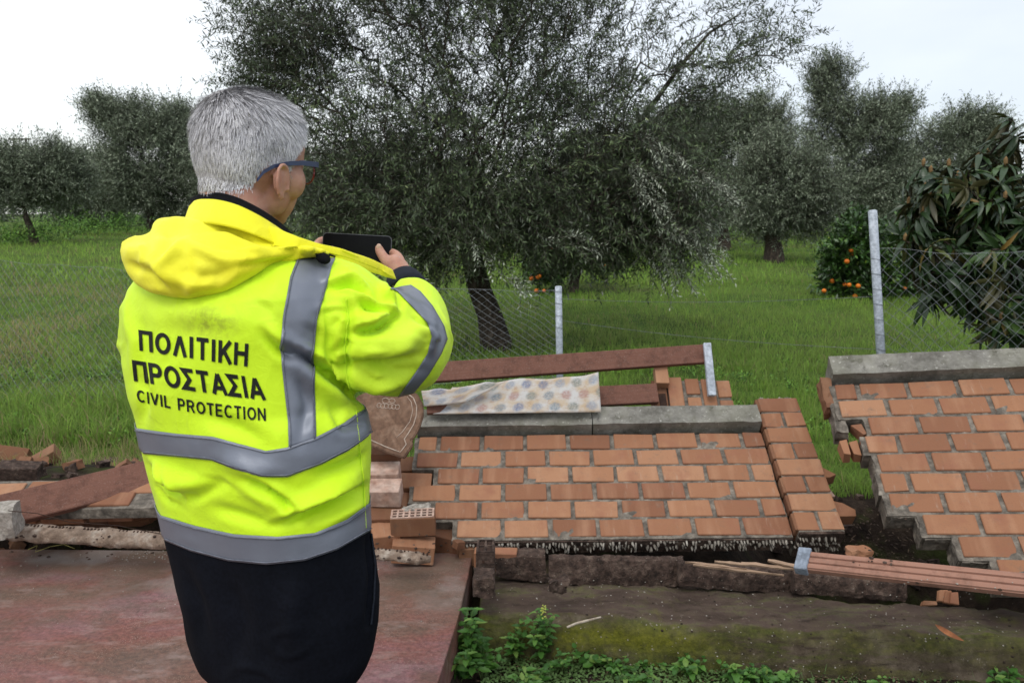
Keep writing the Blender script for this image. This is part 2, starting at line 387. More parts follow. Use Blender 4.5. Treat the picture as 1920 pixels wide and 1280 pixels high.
# broken upper course of rendered masonry: separate chunks with clean gaps between them
M_chunk = mottled('earth_stained_render', [(.3, (.032, .021, .016)), (.5, (.075, .048, .037)), (.72, (.17, .122, .095))], 16, 9, .95, 1.0, 70, .02, speck=(70, .12, (.30, .26, .21)), fine=.5)
def chunk(name, x0, x1, pix_top, pix_bot, Y, depth, seed, mat=M_chunk, label=None):
    "block whose front face spans pixel rows pix_top..pix_bot (left,right) at distance Y"
    n = max(3, int((x1-x0)/.012)); xs = np.linspace(x0, x1, n)
    def zz(py, Yv): return WY(960, py, Yv).z
    V = []; prof_n = 9; edge_ = lambda i: min(1, (min(i, n-1-i)+1)/3)
    for i, x in enumerate(xs):
        f_ = i/(n-1); zt = zz(pix_top[0]*(1-f_)+pix_top[1]*f_, Y); zb = zz(pix_bot[0]*(1-f_)+pix_bot[1]*f_, Y)
        pr = [(Y, zb), (Y-.006, zb*.7+zt*.3), (Y-.004, zb*.35+zt*.65), (Y+.004, zt-.008), (Y+.015, zt), (Y+depth*.5, zt+.003), (Y+depth, zt-.006), (Y+depth, zb*.5+zt*.5), (Y+depth, zb)]
        for (yy, z) in pr:
            q = Vector((x, yy, z))*11+Vector((seed*3, seed, 0)); d = noise.noise_vector(q*.6)*.006+noise.noise_vector(q*2.9)*.006+noise.noise_vector(q*7)*.0045+noise.noise_vector(q*15)*.002
            V.append(Vector((x, yy, z))+d)
    Fc = [(i*prof_n+k, (i+1)*prof_n+k, (i+1)*prof_n+k+1, i*prof_n+k+1) for i in range(n-1) for k in range(prof_n-1)]
    Fc += [((i)*prof_n, i*prof_n+prof_n-1, (i+1)*prof_n+prof_n-1, (i+1)*prof_n) for i in range(n-1)]
    Fc += [tuple(range(prof_n)), tuple((n-1)*prof_n+k for k in range(prof_n))[::-1]]
    me = mesh(name, V, Fc, False); bm = bmesh.new(); bm.from_mesh(me); bmesh.ops.recalc_face_normals(bm, faces=bm.faces); bm.to_mesh(me); bm.free()
    o = obj(name, me, mat, foot)
    if label: o['label'] = label
    return o
def xat(px, Y): return (px-960)/FPX*(WY(px, 1060, Y)-Vector((0, 0, CAM_H))).dot(Vector((0, cP, -sP)))
chunk('render_block', xat(928, 3.32), xat(1024, 3.32), (1038, 1044), (1080, 1092), 3.30, .10, 1)
chunk('render_block', xat(1030, 3.30), xat(1281, 3.30), (1046, 1048), (1094, 1100), 3.29, .05, 4)
chunk('render_block', xat(1272, 3.26), xat(1500, 3.22), (1058, 1072), (1098, 1115), 3.25, .05, 7)
chunk('render_block', xat(1490, 3.20), xat(1725, 3.1), (1074, 1094), (1113, 1128), 3.19, .05, 11)

M_splint = plank_material('splintered_wood', (.26, .16, .10), (.42, .30, .21), (1.2, 90, 90))
for i_, (x0_, y0_, x1_, y1_, w_) in enumerate([(1285, 1047, 1400, 1060, .022), (1300, 1052, 1470, 1072, .028), (1390, 1048, 1500, 1062, .03), (1440, 1044, 1545, 1066, .034), (1340, 1046, 1420, 1054, .02)]):
    a_, b_ = W(x0_, y0_+5, 3.36-.015*i_), W(x1_, y1_+5, 3.32-.015*i_); bm = bmesh.new(); n_ = 9; rr_ = random.Random(i_+2); L_ = (b_-a_).length; V = []
    for k_ in range(n_):
        f_ = k_/(n_-1); hw = .6*w_*(.25+.75*math.sin(math.pi*min(1, f_*1.1+.05)))*rr_.uniform(.7, 1.1)
        V += [(L_*f_, -hw*.5, rr_.uniform(-.003, .003)), (L_*f_, hw*.5, rr_.uniform(-.003, .003)), (L_*f_, hw*.5, -.008), (L_*f_, -hw*.5, -.008)]
    Fc = [(k_*4+j_, k_*4+(j_+1) % 4, (k_+1)*4+(j_+1) % 4, (k_+1)*4+j_) for k_ in range(n_-1) for j_ in range(4)]+[(0, 3, 2, 1), tuple((n_-1)*4+q_ for q_ in range(4))]
    bm.free(); o = obj('wood_splinter', mesh('wood_splinter', V, Fc), M_splint); o.matrix_world = basis(a_, b_-a_, (0, -.4, .9))
    tag(o, ['leftmost pale wood sliver on the broken footing', 'long pale wood sliver crossing the middle of the sliver heap', 'upper wood sliver close under the pier edge', 'widest wood sliver reaching under the metal capped board', 'short thin wood sliver at the front left of the sliver heap'][i_], 'wood splinter', 'wood slivers on the broken footing')
# ================================================================ fallen brick walls
BW, RP = .22, .1034
def brick_mesh(name, L, H=RP-.011, D=.10, seed=0, chip=0.0):
    r = random.Random(seed)
    bm = box_bm(0, L, 0, H, -D, 0, bev=.0035, jit=.0022, seed=seed)
    cc = r.choice([v.co.copy() for v in bm.verts if v.co.z > -.01])
    for v in bm.verts:
        if (v.co-cc).length < .012 and r.random() < .8: v.co += Vector((r.uniform(-.008, .008), r.uniform(-.005, .005), -r.uniform(.002, .010)))
    if chip:
        for v in bm.verts:
            if v.co.x < chip and v.co.z > -.03: v.co += Vector((r.uniform(0, chip), r.uniform(-.006, .006), r.uniform(-.02, 0)))
    return bm_mesh(name, bm)
_bm = {}
def get_brick(L, k=0):
    key = (round(L, 3), k)
    if key not in _bm: _bm[key] = brick_mesh('brick', L, seed=k*7+int(L*100))
    return _bm[key]
def put_brick(parent, u, v, L, n=0.0, rz=0.0, mat=M_brick, name='brick', label=None, jit=.0016, r=random):
    me = get_brick(L, r.randrange(6))
    o = bpy.data.objects.new(name, me); COL.objects.link(o); o.parent = parent
    if not len(me.materials): me.materials.append(mat)
    o.location = (u+r.uniform(-jit, jit)*.6, v+r.uniform(-jit, jit)*.5, n+r.uniform(-jit, jit))
    o.rotation_euler = (r.uniform(-.006, .006), r.uniform(-.004, .004), rz+r.uniform(-.005, .005))
    if label: o['label'] = label
    return o
def wall_frame(O, ang):
    y, s, r = ang; cy, sy = math.cos(y), math.sin(y)
    U = Vector((cy, sy, 0)); V0 = Vector((-sy, cy, 0)); V = V0*math.cos(s)+Vector((0, 0, 1))*math.sin(s)
    U2 = U*math.cos(r)+V*math.sin(r); V2 = -U*math.sin(r)+V*math.cos(r)
    return frame(Vector(O), U2, V2, U2.cross(V2))
def mortar_sheet(name, rows, parent, depth=.105, top=-.0074, rough=.004, edge=.012, seed=0, vext=None):
    """one ragged slab of mortar per wall: stepped outline following the rows [(k,u0,u1)], front face pitted"""
    V = []; Fc = []; step = .022
    for (k, a, b) in rows:
        x0, x1 = a*BW-edge, b*BW+(.0 if b > 6.9 else edge); y0, y1 = k*RP-.0135, (k+1)*RP-.0135+.0005
        nx_ = max(2, int((x1-x0)/step)); ny_ = 5; base = len(V)
        for j in range(ny_+1):
            for i in range(nx_+1):
                x = x0+(x1-x0)*i/nx_; y = y0+(y1-y0)*j/ny_
                q = Vector((x, y, seed)); d = noise.noise(q*30)*.0035+noise.noise(q*75)*.0028
                ex_ = noise.noise(q*23)*.008 if i in (0, nx_) else 0
                V.append((x+ex_, y, top+d))
        for j in range(ny_):
            for i in range(nx_): a_ = base+j*(nx_+1)+i; Fc.append((a_, a_+1, a_+nx_+2, a_+nx_+1))
        # rim down to the back
        ring = [base+i for i in range(nx_+1)]+[base+j*(nx_+1)+nx_ for j in range(1, ny_+1)]+[base+ny_*(nx_+1)+i for i in range(nx_-1, -1, -1)]+[base+j*(nx_+1) for j in range(ny_-1, 0, -1)]
        b2 = len(V)
        for q_ in ring: x, y, z = V[q_]; V.append((x, y, -depth))
        L = len(ring)
        for i in range(L): Fc.append((ring[(i+1) % L], ring[i], b2+i, b2+(i+1) % L))
        Fc.append(tuple(b2+i for i in range(L))[::-1])
    return obj(name, mesh(name, V, Fc, False), M_mortar, parent)
def rough_beam(name, L, H, D, parent, loc, mat, seed, amp=.004, rot=(0, 0, 0)):
    me = rough_box(name, L, H, D, (max(4, int(L/.05)), 4, 4), amp, 14, seed)
    return obj(name, me, mat, parent, loc, rot)
rb = random.Random(11)

# ---- wall A (centre) -------------------------------------------------
MA = wall_frame((-.2634, 3.4522, .0908), (-.0316, .577, .0283))
wallA = empty('fallen_brick_wall', 'centre section of fallen brick wall with concrete coping and brick pier at its right end', 'brick wall', group='sections of the collapsed garden wall', mw=MA)
rowsA = [(0, 0, 7), (1, -.5, 7), (2, -1, 7), (3, -.5, 7), (4, -1, 7), (5, -1, 7)]
for k, a, b in rowsA:
    off = 0 if k % 2 == 0 else .5
    u = a
    while u < b-.01:
        nxt = min(b, (math.floor(u-off+1e-6)+1)+off)
        L = (nxt-u)*BW-(.022 if nxt < 6.99 else .012)
        if L > .04: put_brick(wallA, u*BW+.011, k*RP, L, r=rb)
        u = nxt
mortar_sheet('mortar_bed', rowsA, wallA, seed=1)
# concrete coping beam of two pieces
rough_beam('coping', 4.1*BW, .118, .15, wallA, (1.02*BW, 6*RP+.075, -.028), M_conc, 3)
rough_beam('coping', 3.92*BW, .118, .15, wallA, (5.05*BW, 6*RP+.077, -.026), M_conc, 5, rot=(0, 0, .004))
# pier standing proud of the wall face
pu = 7.09*BW
for k in range(8):
    n = .036
    if k % 2 == 1: put_brick(wallA, pu, k*RP, .208, n, r=rb, name='pier_brick')
    else:
        put_brick(wallA, pu, k*RP, .096, n, r=rb, name='pier_brick'); put_brick(wallA, pu+.112, k*RP, .096, n, r=rb, name='pier_brick')
V = []
bm = box_bm(pu+.002, pu+.206, -.012, 8*RP-.012, -.16, .027)
obj('pier_mortar', bm_mesh('pier_mortar', bm), M_mortar, wallA)
for k in range(8):   # side face of the pier: header bricks, their shadow put in with darker brick
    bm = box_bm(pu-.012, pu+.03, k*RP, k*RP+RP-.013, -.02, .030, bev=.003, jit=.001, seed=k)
    obj('pier_brick', bm_mesh('pier_brick', bm), M_brick_dirt_shade, wallA)
# mortar fingers squeezed through the brick perforations, hanging off the broken lower edge
M_nub = mottled('dirty_mortar_fingers', [(.3, (.10, .085, .07)), (.55, (.24, .215, .18)), (.75, (.42, .39, .34))], 30)
def nubs(name, parent, u0, u1, v, n0, n1, count, seed, mat=M_nub, direction=Vector((0, -1, 0)), size=(.004, .0075), length=(.010, .030)):
    r = random.Random(seed); bm = bmesh.new()
    for i in range(count):
        x = r.uniform(u0, u1)+.0; x = round(x/.0145)*.0145+r.uniform(-.002, .002); z = r.choice([.15, .45, .8])*(n1-n0)+n0+r.uniform(-.006, .006)
        R_ = r.uniform(*size); L = r.uniform(*length)
        mtx = Matrix.Translation((x, v-L/2, z)) @ Matrix.Rotation(math.pi/2, 4, 'X') @ Matrix.Rotation(r.uniform(-.25, .25), 4, 'Y')
        g = bmesh.ops.create_icosphere(bm, subdivisions=1, radius=1, matrix=mtx @ Matrix.Diagonal((R_, R_, L*.75, 1)))
    return tag(obj(name, bm_mesh(name, bm), mat, parent), kind='stuff')
nubs('mortar_fingers', wallA, .02, 7.0*BW, -.012, -.075, -.012, 300, 3)
nubs('mortar_fingers', wallA, pu, pu+.2, -.012, -.10, .02, 60, 5)
nubs('mortar_fingers', wallA, pu+.01, pu+.2, 8*RP+.006, -.04, .03, 40, 6, direction=None, size=(.004, .008), length=(.006, .014))
bm = box_bm(0.01, 7*BW, -.022, -.008, -.1, -.014, jit=.002, seed=2); obj('lower_edge_mortar', bm_mesh('lower_edge_mortar', bm), M_chunk, wallA)
bm = box_bm(pu+.004, pu+.203, -.024, -.008, -.15, .028, jit=.002, seed=2); obj('lower_edge_mortar', bm_mesh('lower_edge_mortar', bm), M_chunk, wallA)
# broken brick shards clinging to the right side of the pier
def shard(name, parent, pts2d, z0, z1, mat, loc=(0, 0, 0), rot=(0, 0, 0), seed=0):
    bm = bmesh.new(); f = bm.faces.new([bm.verts.new((x, y, z0)) for x, y in pts2d])
    ex = bmesh.ops.extrude_face_region(bm, geom=[f]); r = random.Random(seed)
    for g in ex['geom']:
        if isinstance(g, bmesh.types.BMVert): g.co.z = z1+r.uniform(-.006, .006); g.co.x += r.uniform(-.004, .004)
    bmesh.ops.recalc_face_normals(bm, faces=bm.faces)
    bmesh.ops.bevel(bm, geom=list(bm.edges), offset=.002, segments=1, affect='EDGES')
    return obj(name, bm_mesh(name, bm), mat, parent, loc, rot)
e = pu+.208
shard('broken_brick', wallA, [(e, 3.9*RP), (e+.075, 3.25*RP), (e+.04, 3.1*RP), (e, 3.1*RP)], -.07, -.005, M_brick, seed=1)
shard('broken_brick', wallA, [(e, 3.0*RP), (e+.03, 2.6*RP), (e+.035, 2.1*RP), (e, 2.0*RP)], -.09, -.02, M_brick_pale, seed=2)
shard('broken_brick', wallA, [(e, 1.95*RP), (e+.06, 1.75*RP), (e+.11, 1.35*RP), (e+.10, 1.05*RP), (e, 1.02*RP)], -.09, -.018, M_brick, seed=3)

# ---- loose bricks torn from the left end of wall A -------------------
MAi = MA.copy()
def loose_brick(u, v, L, n, rz, label, tilt=(0, 0), mat=None, grp='loose bricks fallen from the wall'):
    m_ = MAi @ Matrix.Translation((u, v, n)) @ Matrix.Rotation(rz, 4, 'Z') @ Matrix.Rotation(tilt[0], 4, 'X') @ Matrix.Rotation(tilt[1], 4, 'Y')
    me = brick_mesh('loose_brick', L, seed=int(abs(u*997)+abs(v*331)))
    o = obj('loose_brick', me, mat or M_brick); o.matrix_world = m_
    return tag(o, label, 'brick', grp)
loose_brick(-1.52*BW, 2.88*RP, .202, -.012, -.03, 'orange brick sheared loose at the left end of the centre wall section')
loose_brick(-1.62*BW, 1.88*RP, .118, -.03, -.02, 'half brick below the sheared orange brick, left of the centre wall')
loose_brick(-1.60*BW, 4.15*RP, .12, -.05, .0, 'dark brick tucked under the carved plaque', mat=M_brick_dirt_shade)
# bricks with cores: perforated brick lying on its back
def cored_brick(name, mw, label, L=.2, H=.095, D=.075, mat=M_brick_dirt_shade, holes=(7, 3), web=None):
    root = empty(name, label, 'brick', group='loose bricks fallen from the wall', mw=mw)
    bm = box_bm(0, L, 0, D, 0, H, bev=.003, jit=.002, seed=5)
    obj('brick_body', bm_mesh('brick_body', bm), mat, root)
    bm = bmesh.new()
    # raised webs around dark faces that paint the shade of the cores
    for i in range(holes[0]):
        for j in range(holes[1]):
            x = (i+.5)*(L-.016)/holes[0]+.008; y = (j+.5)*(D-.012)/holes[1]+.006
            w = (L-.016)/holes[0]*.56/2; h_ = (D-.012)/holes[1]*.6/2
            vs = [bm.verts.new((x+a*w, y+b*h_, H+.0012)) for a, b in ((-1, -1), (1, -1), (1, 1), (-1, 1))]
            bm.faces.new(vs)
    tag(obj('core_shade', bm_mesh('core_shade', bm), M_hole, root), kind='stuff')
    bm = bmesh.new()
    for i in range(holes[0]+1):
        x = i*(L-.016)/holes[0]+.008
        bmesh.ops.create_cube(bm, size=1, matrix=Matrix.Translation((x, D/2, H+.003)) @ Matrix.Diagonal((.0085, D-.01, .006, 1)))
    for j in range(holes[1]+1):
        y = j*(D-.012)/holes[1]+.006
        bmesh.ops.create_cube(bm, size=1, matrix=Matrix.Translation((L/2, y, H+.0026)) @ Matrix.Diagonal((L-.01, .007, .0052, 1)))
    obj('web', bm_mesh('web', bm), web or M_brick_pale, root)
    return root
def at_px(px, py, Z, rx=0, ry=0, rz=0):
    return Matrix.Translation(W(px, py, Z)) @ Matrix.Rotation(rz, 4, 'Z') @ Matrix.Rotation(ry, 4, 'Y') @ Matrix.Rotation(rx, 4, 'X')
cored_brick('perforated_brick', at_px(733, 1008, 3.55, rx=.2, ry=-.03, rz=.05), 'perforated brick with its core holes facing up beside the man and the wall')
ob = obj('mortar_lump', rough_box('mortar_lump', .13, .07, .06, (7, 5, 4), .02, 22, 9), M_mortar_light); ob.matrix_world = at_px(783, 962, 3.62, rz=.2)
tag(ob, 'crumbled grey mortar lump on the perforated brick', 'mortar lump', 'lumps of broken mortar')
# pile of bricks left of wall A, right of the man
pile = [(694, 868, 3.78, .13, 0, M_brick_dirt_shade), (690, 905, 3.70, .14, .02, M_brick_pale), (688, 938, 3.62, .145, -.02, M_brick_pale), (688, 990, 3.6, .15, .05, M_brick_dirt_shade), (700, 1024, 3.52, .12, .3, M_brick)]
lab = ['dark brick topmost of the stack beside the jacket hem', 'whitish lime stained brick under the dark one', 'second whitish brick lower in the stack', 'brown brick at the foot of the stack by the jacket', 'tilted orange brick end above the mortar strip']
for (x, y, Z, L, rz, mt), lb in zip(pile, lab):
    me = bm_mesh('loose_brick', box_bm(0, L, 0, .1, -.09, 0, bev=.003, jit=.002, seed=int(x)))
    o = obj('loose_brick', me, mt); o.matrix_world = at_px(x, y-16, Z, rx=.35, rz=rz); tag(o, lb, 'brick', 'loose bricks fallen from the wall')
me = bm_mesh('loose_brick', box_bm(0, .19, 0, .055, -.09, 0, bev=.003, jit=.002, seed=9))
o = obj('loose_brick', me, M_brick); o.matrix_world = at_px(888, 1036, 3.50, rx=.10, rz=-.05); tag(o, 'pale orange brick flat under the lower left corner of the centre wall', 'brick', 'loose bricks fallen from the wall')
for i, (x, y, Z, rz, ry, mt, lb) in enumerate([(735, 1022, 3.5, .1, .1, M_brick, 'orange brick edge in the dark gap right of the mortar strip'), (800, 1000, 3.7, -.3, .1, M_brick_dirt_shade, 'shadowed brown brick deep in the gap under the wall'), (860, 1030, 3.62, .2, 0, M_brick_dirt_shade, 'dark brick half buried behind the slab corner')]):
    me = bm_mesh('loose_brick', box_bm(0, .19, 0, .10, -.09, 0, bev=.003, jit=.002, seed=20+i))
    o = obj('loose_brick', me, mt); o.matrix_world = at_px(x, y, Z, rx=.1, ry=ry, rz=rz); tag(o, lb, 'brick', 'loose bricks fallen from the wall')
# broken cored brick standing on the slab corner (885-925, 1030-1120)
cored_brick('broken_brick_end', at_px(892, 1078, 3.33, rx=.05, rz=.0), 'broken brick end with open cores at the slab corner', L=.08, H=.10, D=.12, mat=M_chunk, holes=(2, 2), web=M_chunk)
for i, (a, b) in enumerate([(906, 1052), (906, 1068)]):
    ob = obj('core_shade_box', bm_mesh('core_shade_box', box_bm(-.006, .006, -.004, .002, -.008, .008, bev=.002)), M_hole); ob.matrix_world = at_px(a, b, 3.30)  # small dark boxes stand in for shade in the open cores
    ob.name = 'core_shade_box'; ob.parent = bpy.data.objects['broken_brick_end']; ob.matrix_parent_inverse = bpy.data.objects['broken_brick_end'].matrix_world.inverted()
ob = obj('cement_chunk', rough_box('cement_chunk', .085, .1, .085, (5, 5, 5), .014, 20, 4), M_chunk); ob.matrix_world = at_px(908, 1092, 3.26)
tag(ob, 'square stained cement chunk below the broken brick end', 'cement chunk', 'lumps of broken mortar')
ob = obj('cement_chunk', rough_box('cement_chunk', .07, .05, .05, (5, 4, 4), .016, 26, 14), M_chunk); ob.matrix_world = at_px(1044, 1096, 3.2, rz=.3)
tag(ob, 'small triangular cement chunk wedged between two render blocks', 'cement chunk', 'lumps of broken mortar')

# ---- wall C (right) --------------------------------------------------
MC = wall_frame((1.570, 3.0268, .1889), (-.2866, .6512, .1325))
wallC = empty('fallen_brick_wall', 'right section of fallen brick wall with stepped broken left edge', 'brick wall', group='sections of the collapsed garden wall', mw=MC)
UE = 4.5
rowsC = [(-1, 1.5, UE), (0, 1, UE), (1, .5, UE), (2, 0, UE), (3, -.05, UE), (4, 0, UE), (5, -.15, UE), (6, 0, UE), (7, -.5, UE), (8, -.5, UE)]
for k, a, b in rowsC:
    off = 0 if k % 2 == 0 else .5
    u = a
    while u < b-.01:
        nxt = min(b, (math.floor(u-off+1e-6)+1)+off)
        L = (nxt-u)*BW-.022
        if L > .04: put_brick(wallC, u*BW+.011, k*RP, L, r=rb)
        u = nxt
mortar_sheet('mortar_bed', rowsC, wallC, seed=5)
rough_beam('coping', 5.0*BW, .118, .15, wallC, (2.02*BW, 9*RP+.075, -.028), M_conc, 8)
obj('broken_end', rough_box('broken_end', .05, .19, .10, (5, 8, 5), .014, 20, 3), M_brick_dirt_shade, wallC, (-.60*BW, 8.55*RP, -.06))
obj('broken_end', rough_box('broken_end', .05, .22, .09, (4, 8, 5), .014, 16, 6), M_mortar, wallC, (-.50*BW, 7.3*RP, -.065))
shard('broken_brick', wallC, [(-.30*BW, 6.6*RP), (-.08*BW, 6.65*RP), (-.02*BW, 6.1*RP), (-.12*BW, 6.0*RP)], -.07, -.01, M_brick, seed=4)
for i in range(3):
    x = -.62*BW+i*.045
    shard('broken_brick', wallC, [(x, 5.75*RP-i*.004), (x+.036, 5.85*RP), (x+.043, 5.02*RP), (x+.012, 5.0*RP+.004*i)], -.08, -.012-.008*(i % 2), M_brick, seed=8+i)
for (u0, k, w, h, s) in [(-.03, 2, .028, 2.9, 1), (.47, 1, .026, 1, 3), (.97, 0, .026, 1, 4)]:
    obj('ragged_mortar', rough_box('ragged_mortar', w, h*RP, .09, (3, 8, 5), .007, 26, s+20), M_mortar, wallC, (u0*BW+.006, (k+h/2)*RP-.01, -.06))
bm = box_bm(0, 1, 0, 1, 0, 1); bm.free()
for (a, b, k) in [(.0, .5, 2), (.5, 1, 1), (1, 1.5, 0), (1.5, UE, -1)]:
    obj('lower_edge_mortar', rough_box('lower_edge_mortar', (b-a)*BW, .012, .08, (10, 3, 4), .005, 40, int(a*10)+3), M_mortar, wallC, ((a+b)/2*BW, k*RP-.012, -.055))

# ---- small pieces on and before the footing --------------------------
def small_shards(name, label, spots, mat, Lr=(.03, .06)):
    root = empty(name, label, 'brick shards', W(*spots[0][:3]))
    for i, (x, y, Z, L, h, rz) in enumerate(spots):
        o = shard('shard', None, [(0, 0), (L, .1*L), (L*.9, h), (.15*L, h*.85)], 0, .02, mat, seed=i+30)
        o.parent = root; o.matrix_world = Matrix.Translation(W(x, y, Z)) @ Matrix.Rotation(rz, 4, 'Y') @ Matrix.Rotation(.9, 4, 'X')
        o.matrix_parent_inverse = Matrix.Identity(4); o.matrix_basis = Matrix.Translation(-Vector(W(*spots[0][:3]))) @ (Matrix.Translation(W(x, y, Z)) @ Matrix.Rotation(rz, 4, 'Y') @ Matrix.Rotation(.9, 4, 'X'))
    return root
small_shards('brick_shards', 'splintered brick shards lying under the capped composite board', [(1755, 1128, 2.98, .05, .05, .2), (1766, 1130, 2.97, .035, .055, .35), (1778, 1132, 2.96, .03, .05, .3), (1724, 1136, 2.98, .06, .02, .1)], M_brick)
obj_ = obj('brick_fragment', rough_box('brick_fragment', .10, .05, .04, (6, 4, 4), .014, 16, 21), M_brick); obj_.matrix_world = at_px(1610, 1036, 3.42, rz=.1)
tag(obj_, 'rounded brick fragment in the dark gap between the two wall sections', 'brick fragment')
# ================================================================ planks, rails, cloth, plaque, rubble on the left
def bar(name, a, b, w, h, mat, parent=None, up=(0, 0, 1), bev=.003, jit=.0015, seed=1, cuts=6):
    "board from a to b, w across, h thick; local mesh along x"
    a, b = Vector(a), Vector(b); L = (b-a).length
    bm = box_bm(0, L, -w/2, w/2, -h/2, h/2, bev=bev, jit=jit, seed=seed)
    o = obj(name, bm_mesh(name, bm), mat, parent); M_ = basis(a, b-a, up)
    if parent is not None: o.matrix_basis = parent.matrix_basis.inverted() @ M_
    else: o.matrix_world = M_
    return o
def loc_empty(name, label, cat, loc, group=None):
    e = empty(name, label, cat, loc, group); e.matrix_basis = Matrix.Translation(Vector(loc)); return e
nrm = Vector((0, -.85, .5))
rail = loc_empty('plank_railing', 'fallen railing of two red brown planks on a grey metal upright behind the wall', 'railing', W(1330, 700, 4.25))
bar('plank', W(770, 702, 4.15), W(1322, 664, 4.35), .105, .035, M_plank, rail, up=nrm, seed=3)
bar('plank', W(800, 758, 4.10), W(1232, 738, 4.25), .105, .035, M_plank, rail, up=nrm, seed=4)
bar('metal_upright', W(1325, 644, 4.34), W(1335, 742, 4.24), .04, .03, M_steel, rail, up=nrm)
# brick stub behind the coping: rows of soldier bricks and a hollow corner
stub = loc_empty('brick_pier_stub', 'toppled stub of a brick pier with upright bricks behind the wall coping', 'brick pier', W(1310, 760, 4.30))
Fs = basis(W(1262, 800, 4.18), (1, .03, 0), (0, -.75, .66))
def stub_brick(x0, x1, y0, y1, n=0.0, mat=M_brick, seed=0, d=.09, nm='brick'):
    Z = 4.2; s = Z/FPX
    bm = box_bm((x0-1262)*s+.003, (x1-1262)*s-.003, (800-y1)*s*1.18+.003, (800-y0)*s*1.18-.003, n-d, n, bev=.003, jit=.0015, seed=seed)
    o = obj(nm, bm_mesh(nm, bm), mat, stub); o.matrix_basis = stub.matrix_basis.inverted() @ Fs
    return o
for i, b in enumerate([(1262, 1292, 709, 772), (1297, 1325, 712, 742), (1297, 1325, 746, 790), (1328, 1355, 713, 786), (1358, 1385, 716, 748), (1358, 1386, 752, 790)]): stub_brick(*b, seed=i)
stub_brick(1232, 1262, 712, 790, -.012, M_brick_dirt_shade, 9)
stub_brick(1237, 1264, 696, 730, .05, M_brick, 10, d=.06)
stub_brick(1262, 1384, 714, 792, -.008, M_mortar, 12, d=.07, nm='mortar_bed')
stub_brick(1243, 1258, 738, 786, -.006, M_hole, 13, d=.03, nm='hollow_core_shade')  # dark box painted in as the shade of the hollow corner

# patterned cloth lying over the coping
def cloth_material():
    t = NT('faded_dotted_cloth'); uv = t.n('ShaderNodeUVMap').outputs[0]
    sp = t.n('ShaderNodeSeparateXYZ', {0: uv}); u = t.math('MULTIPLY', sp.outputs[0], 9.0); v = t.math('MULTIPLY', sp.outputs[1], 3.0)
    row = t.math('FLOOR', v); u2 = t.math('ADD', u, t.math('MULTIPLY', row, .42))
    fu = t.math('SUBTRACT', t.math('FRACT', u2), .5); fv = t.math('SUBTRACT', t.math('FRACT', v), .5)
    d = t.math('SQRT', t.math('ADD', t.math('POWER', t.math('MULTIPLY', fu, 1.0), 2.0), t.math('POWER', t.math('MULTIPLY', fv, .82), 2.0)))
    nz_ = t.noise(t.coord('UV', (40, 14, 1)), 1.2, 4); d = t.math('ADD', d, t.math('MULTIPLY', t.math('SUBTRACT', nz_, .5), .09))
    cell = t.n('ShaderNodeCombineXYZ', {0: t.math('FLOOR', u2), 1: row, 2: 0.0})
    wn_ = t.n('ShaderNodeTexWhiteNoise', {0: cell.outputs[0]}).outputs[0]
    dot = t.n('ShaderNodeValToRGB', {0: wn_}); e = dot.color_ramp; e.interpolation = 'CONSTANT'
    cols = [(.13, .16, .25), (.33, .19, .165), (.17, .21, .24), (.24, .27, .32), (.18, .20, .18), (.27, .25, .27)]
    while len(e.elements) < len(cols): e.elements.new(.5)
    for i, c in enumerate(cols): e.elements[i].position = i/len(cols); e.elements[i].color = (*c, 1)
    basec = t.mix(t.rng(t.noise(t.coord('UV', (7, 2, 1)), 1.3, 5), .42, .62), (.50, .49, .47), (.46, .36, .25))
    basec = t.mix(t.math('MULTIPLY', t.rng(t.noise(t.coord('UV', (26, 9, 1)), 1.0, 6, .7), .52, .68), .6), basec, (.34, .20, .12))
    k = t.math('MULTIPLY', t.rng(d, .37, .22), t.rng(t.noise(t.coord('UV', (60, 20, 1)), 1.2, 4), .3, .6, .2, .85))
    c = t.mix(k, basec, dot.outputs[0])
    return t.set(c, .95, normal=t.bump(t.noise(t.coord('Object'), 220, 5), .4, .002), spec=.1)
M_cloth = cloth_material()
def cloth_sheet(name, tl, tr, bl, br, Ztop, Zbot, nx_=70, ny_=16, parent=None, amp=.006, seed=0, flipfold=0, uvr=(0, 0, 1, 1)):
    V = []; uvs = []
    for j in range(ny_+1):
        f = j/ny_
        for i in range(nx_+1):
            g_ = i/nx_
            x = (tl[0]*(1-g_)+tr[0]*g_)*(1-f)+(bl[0]*(1-g_)+br[0]*g_)*f
            y = (tl[1]*(1-g_)+tr[1]*g_)*(1-f)+(bl[1]*(1-g_)+br[1]*g_)*f
            y += 2.2*math.sin(g_*9+seed)*(1-f) + 1.2*math.sin(g_*23)*(1-f)
            Z = Ztop*(1-f)+Zbot*f
            p = W(x, y, Z); q = p*9+Vector((seed, 0, 0)); p.y += noise.noise(q)*amp*1.1; p.z += noise.noise(q*1.3)*amp*.4*(1-f); V.append(p)
            uvs.append((uvr[0]+(uvr[2]-uvr[0])*g_, uvr[1]+(uvr[3]-uvr[1])*(1-f)))
    Fc = [(j*(nx_+1)+i, (j+1)*(nx_+1)+i, (j+1)*(nx_+1)+i+1, j*(nx_+1)+i+1) for j in range(ny_) for i in range(nx_)]
    me = mesh(name, V, Fc, True); ul = me.uv_layers.new(name='UVMap')
    for l in me.loops: ul.data[l.index].uv = uvs[l.vertex_index]
    o = obj(name, me, M_cloth, parent); md = o.modifiers.new('thickness', 'SOLIDIFY'); md.thickness = .004; md.offset = 0
    return o
cl = cloth_sheet('dotted_cloth', (848, 724), (1122, 700), (812, 776), (1127, 772), 4.14, 4.07, seed=1)
tag(cl, 'faded cloth with blue and red dots draped on the centre wall coping', 'cloth')
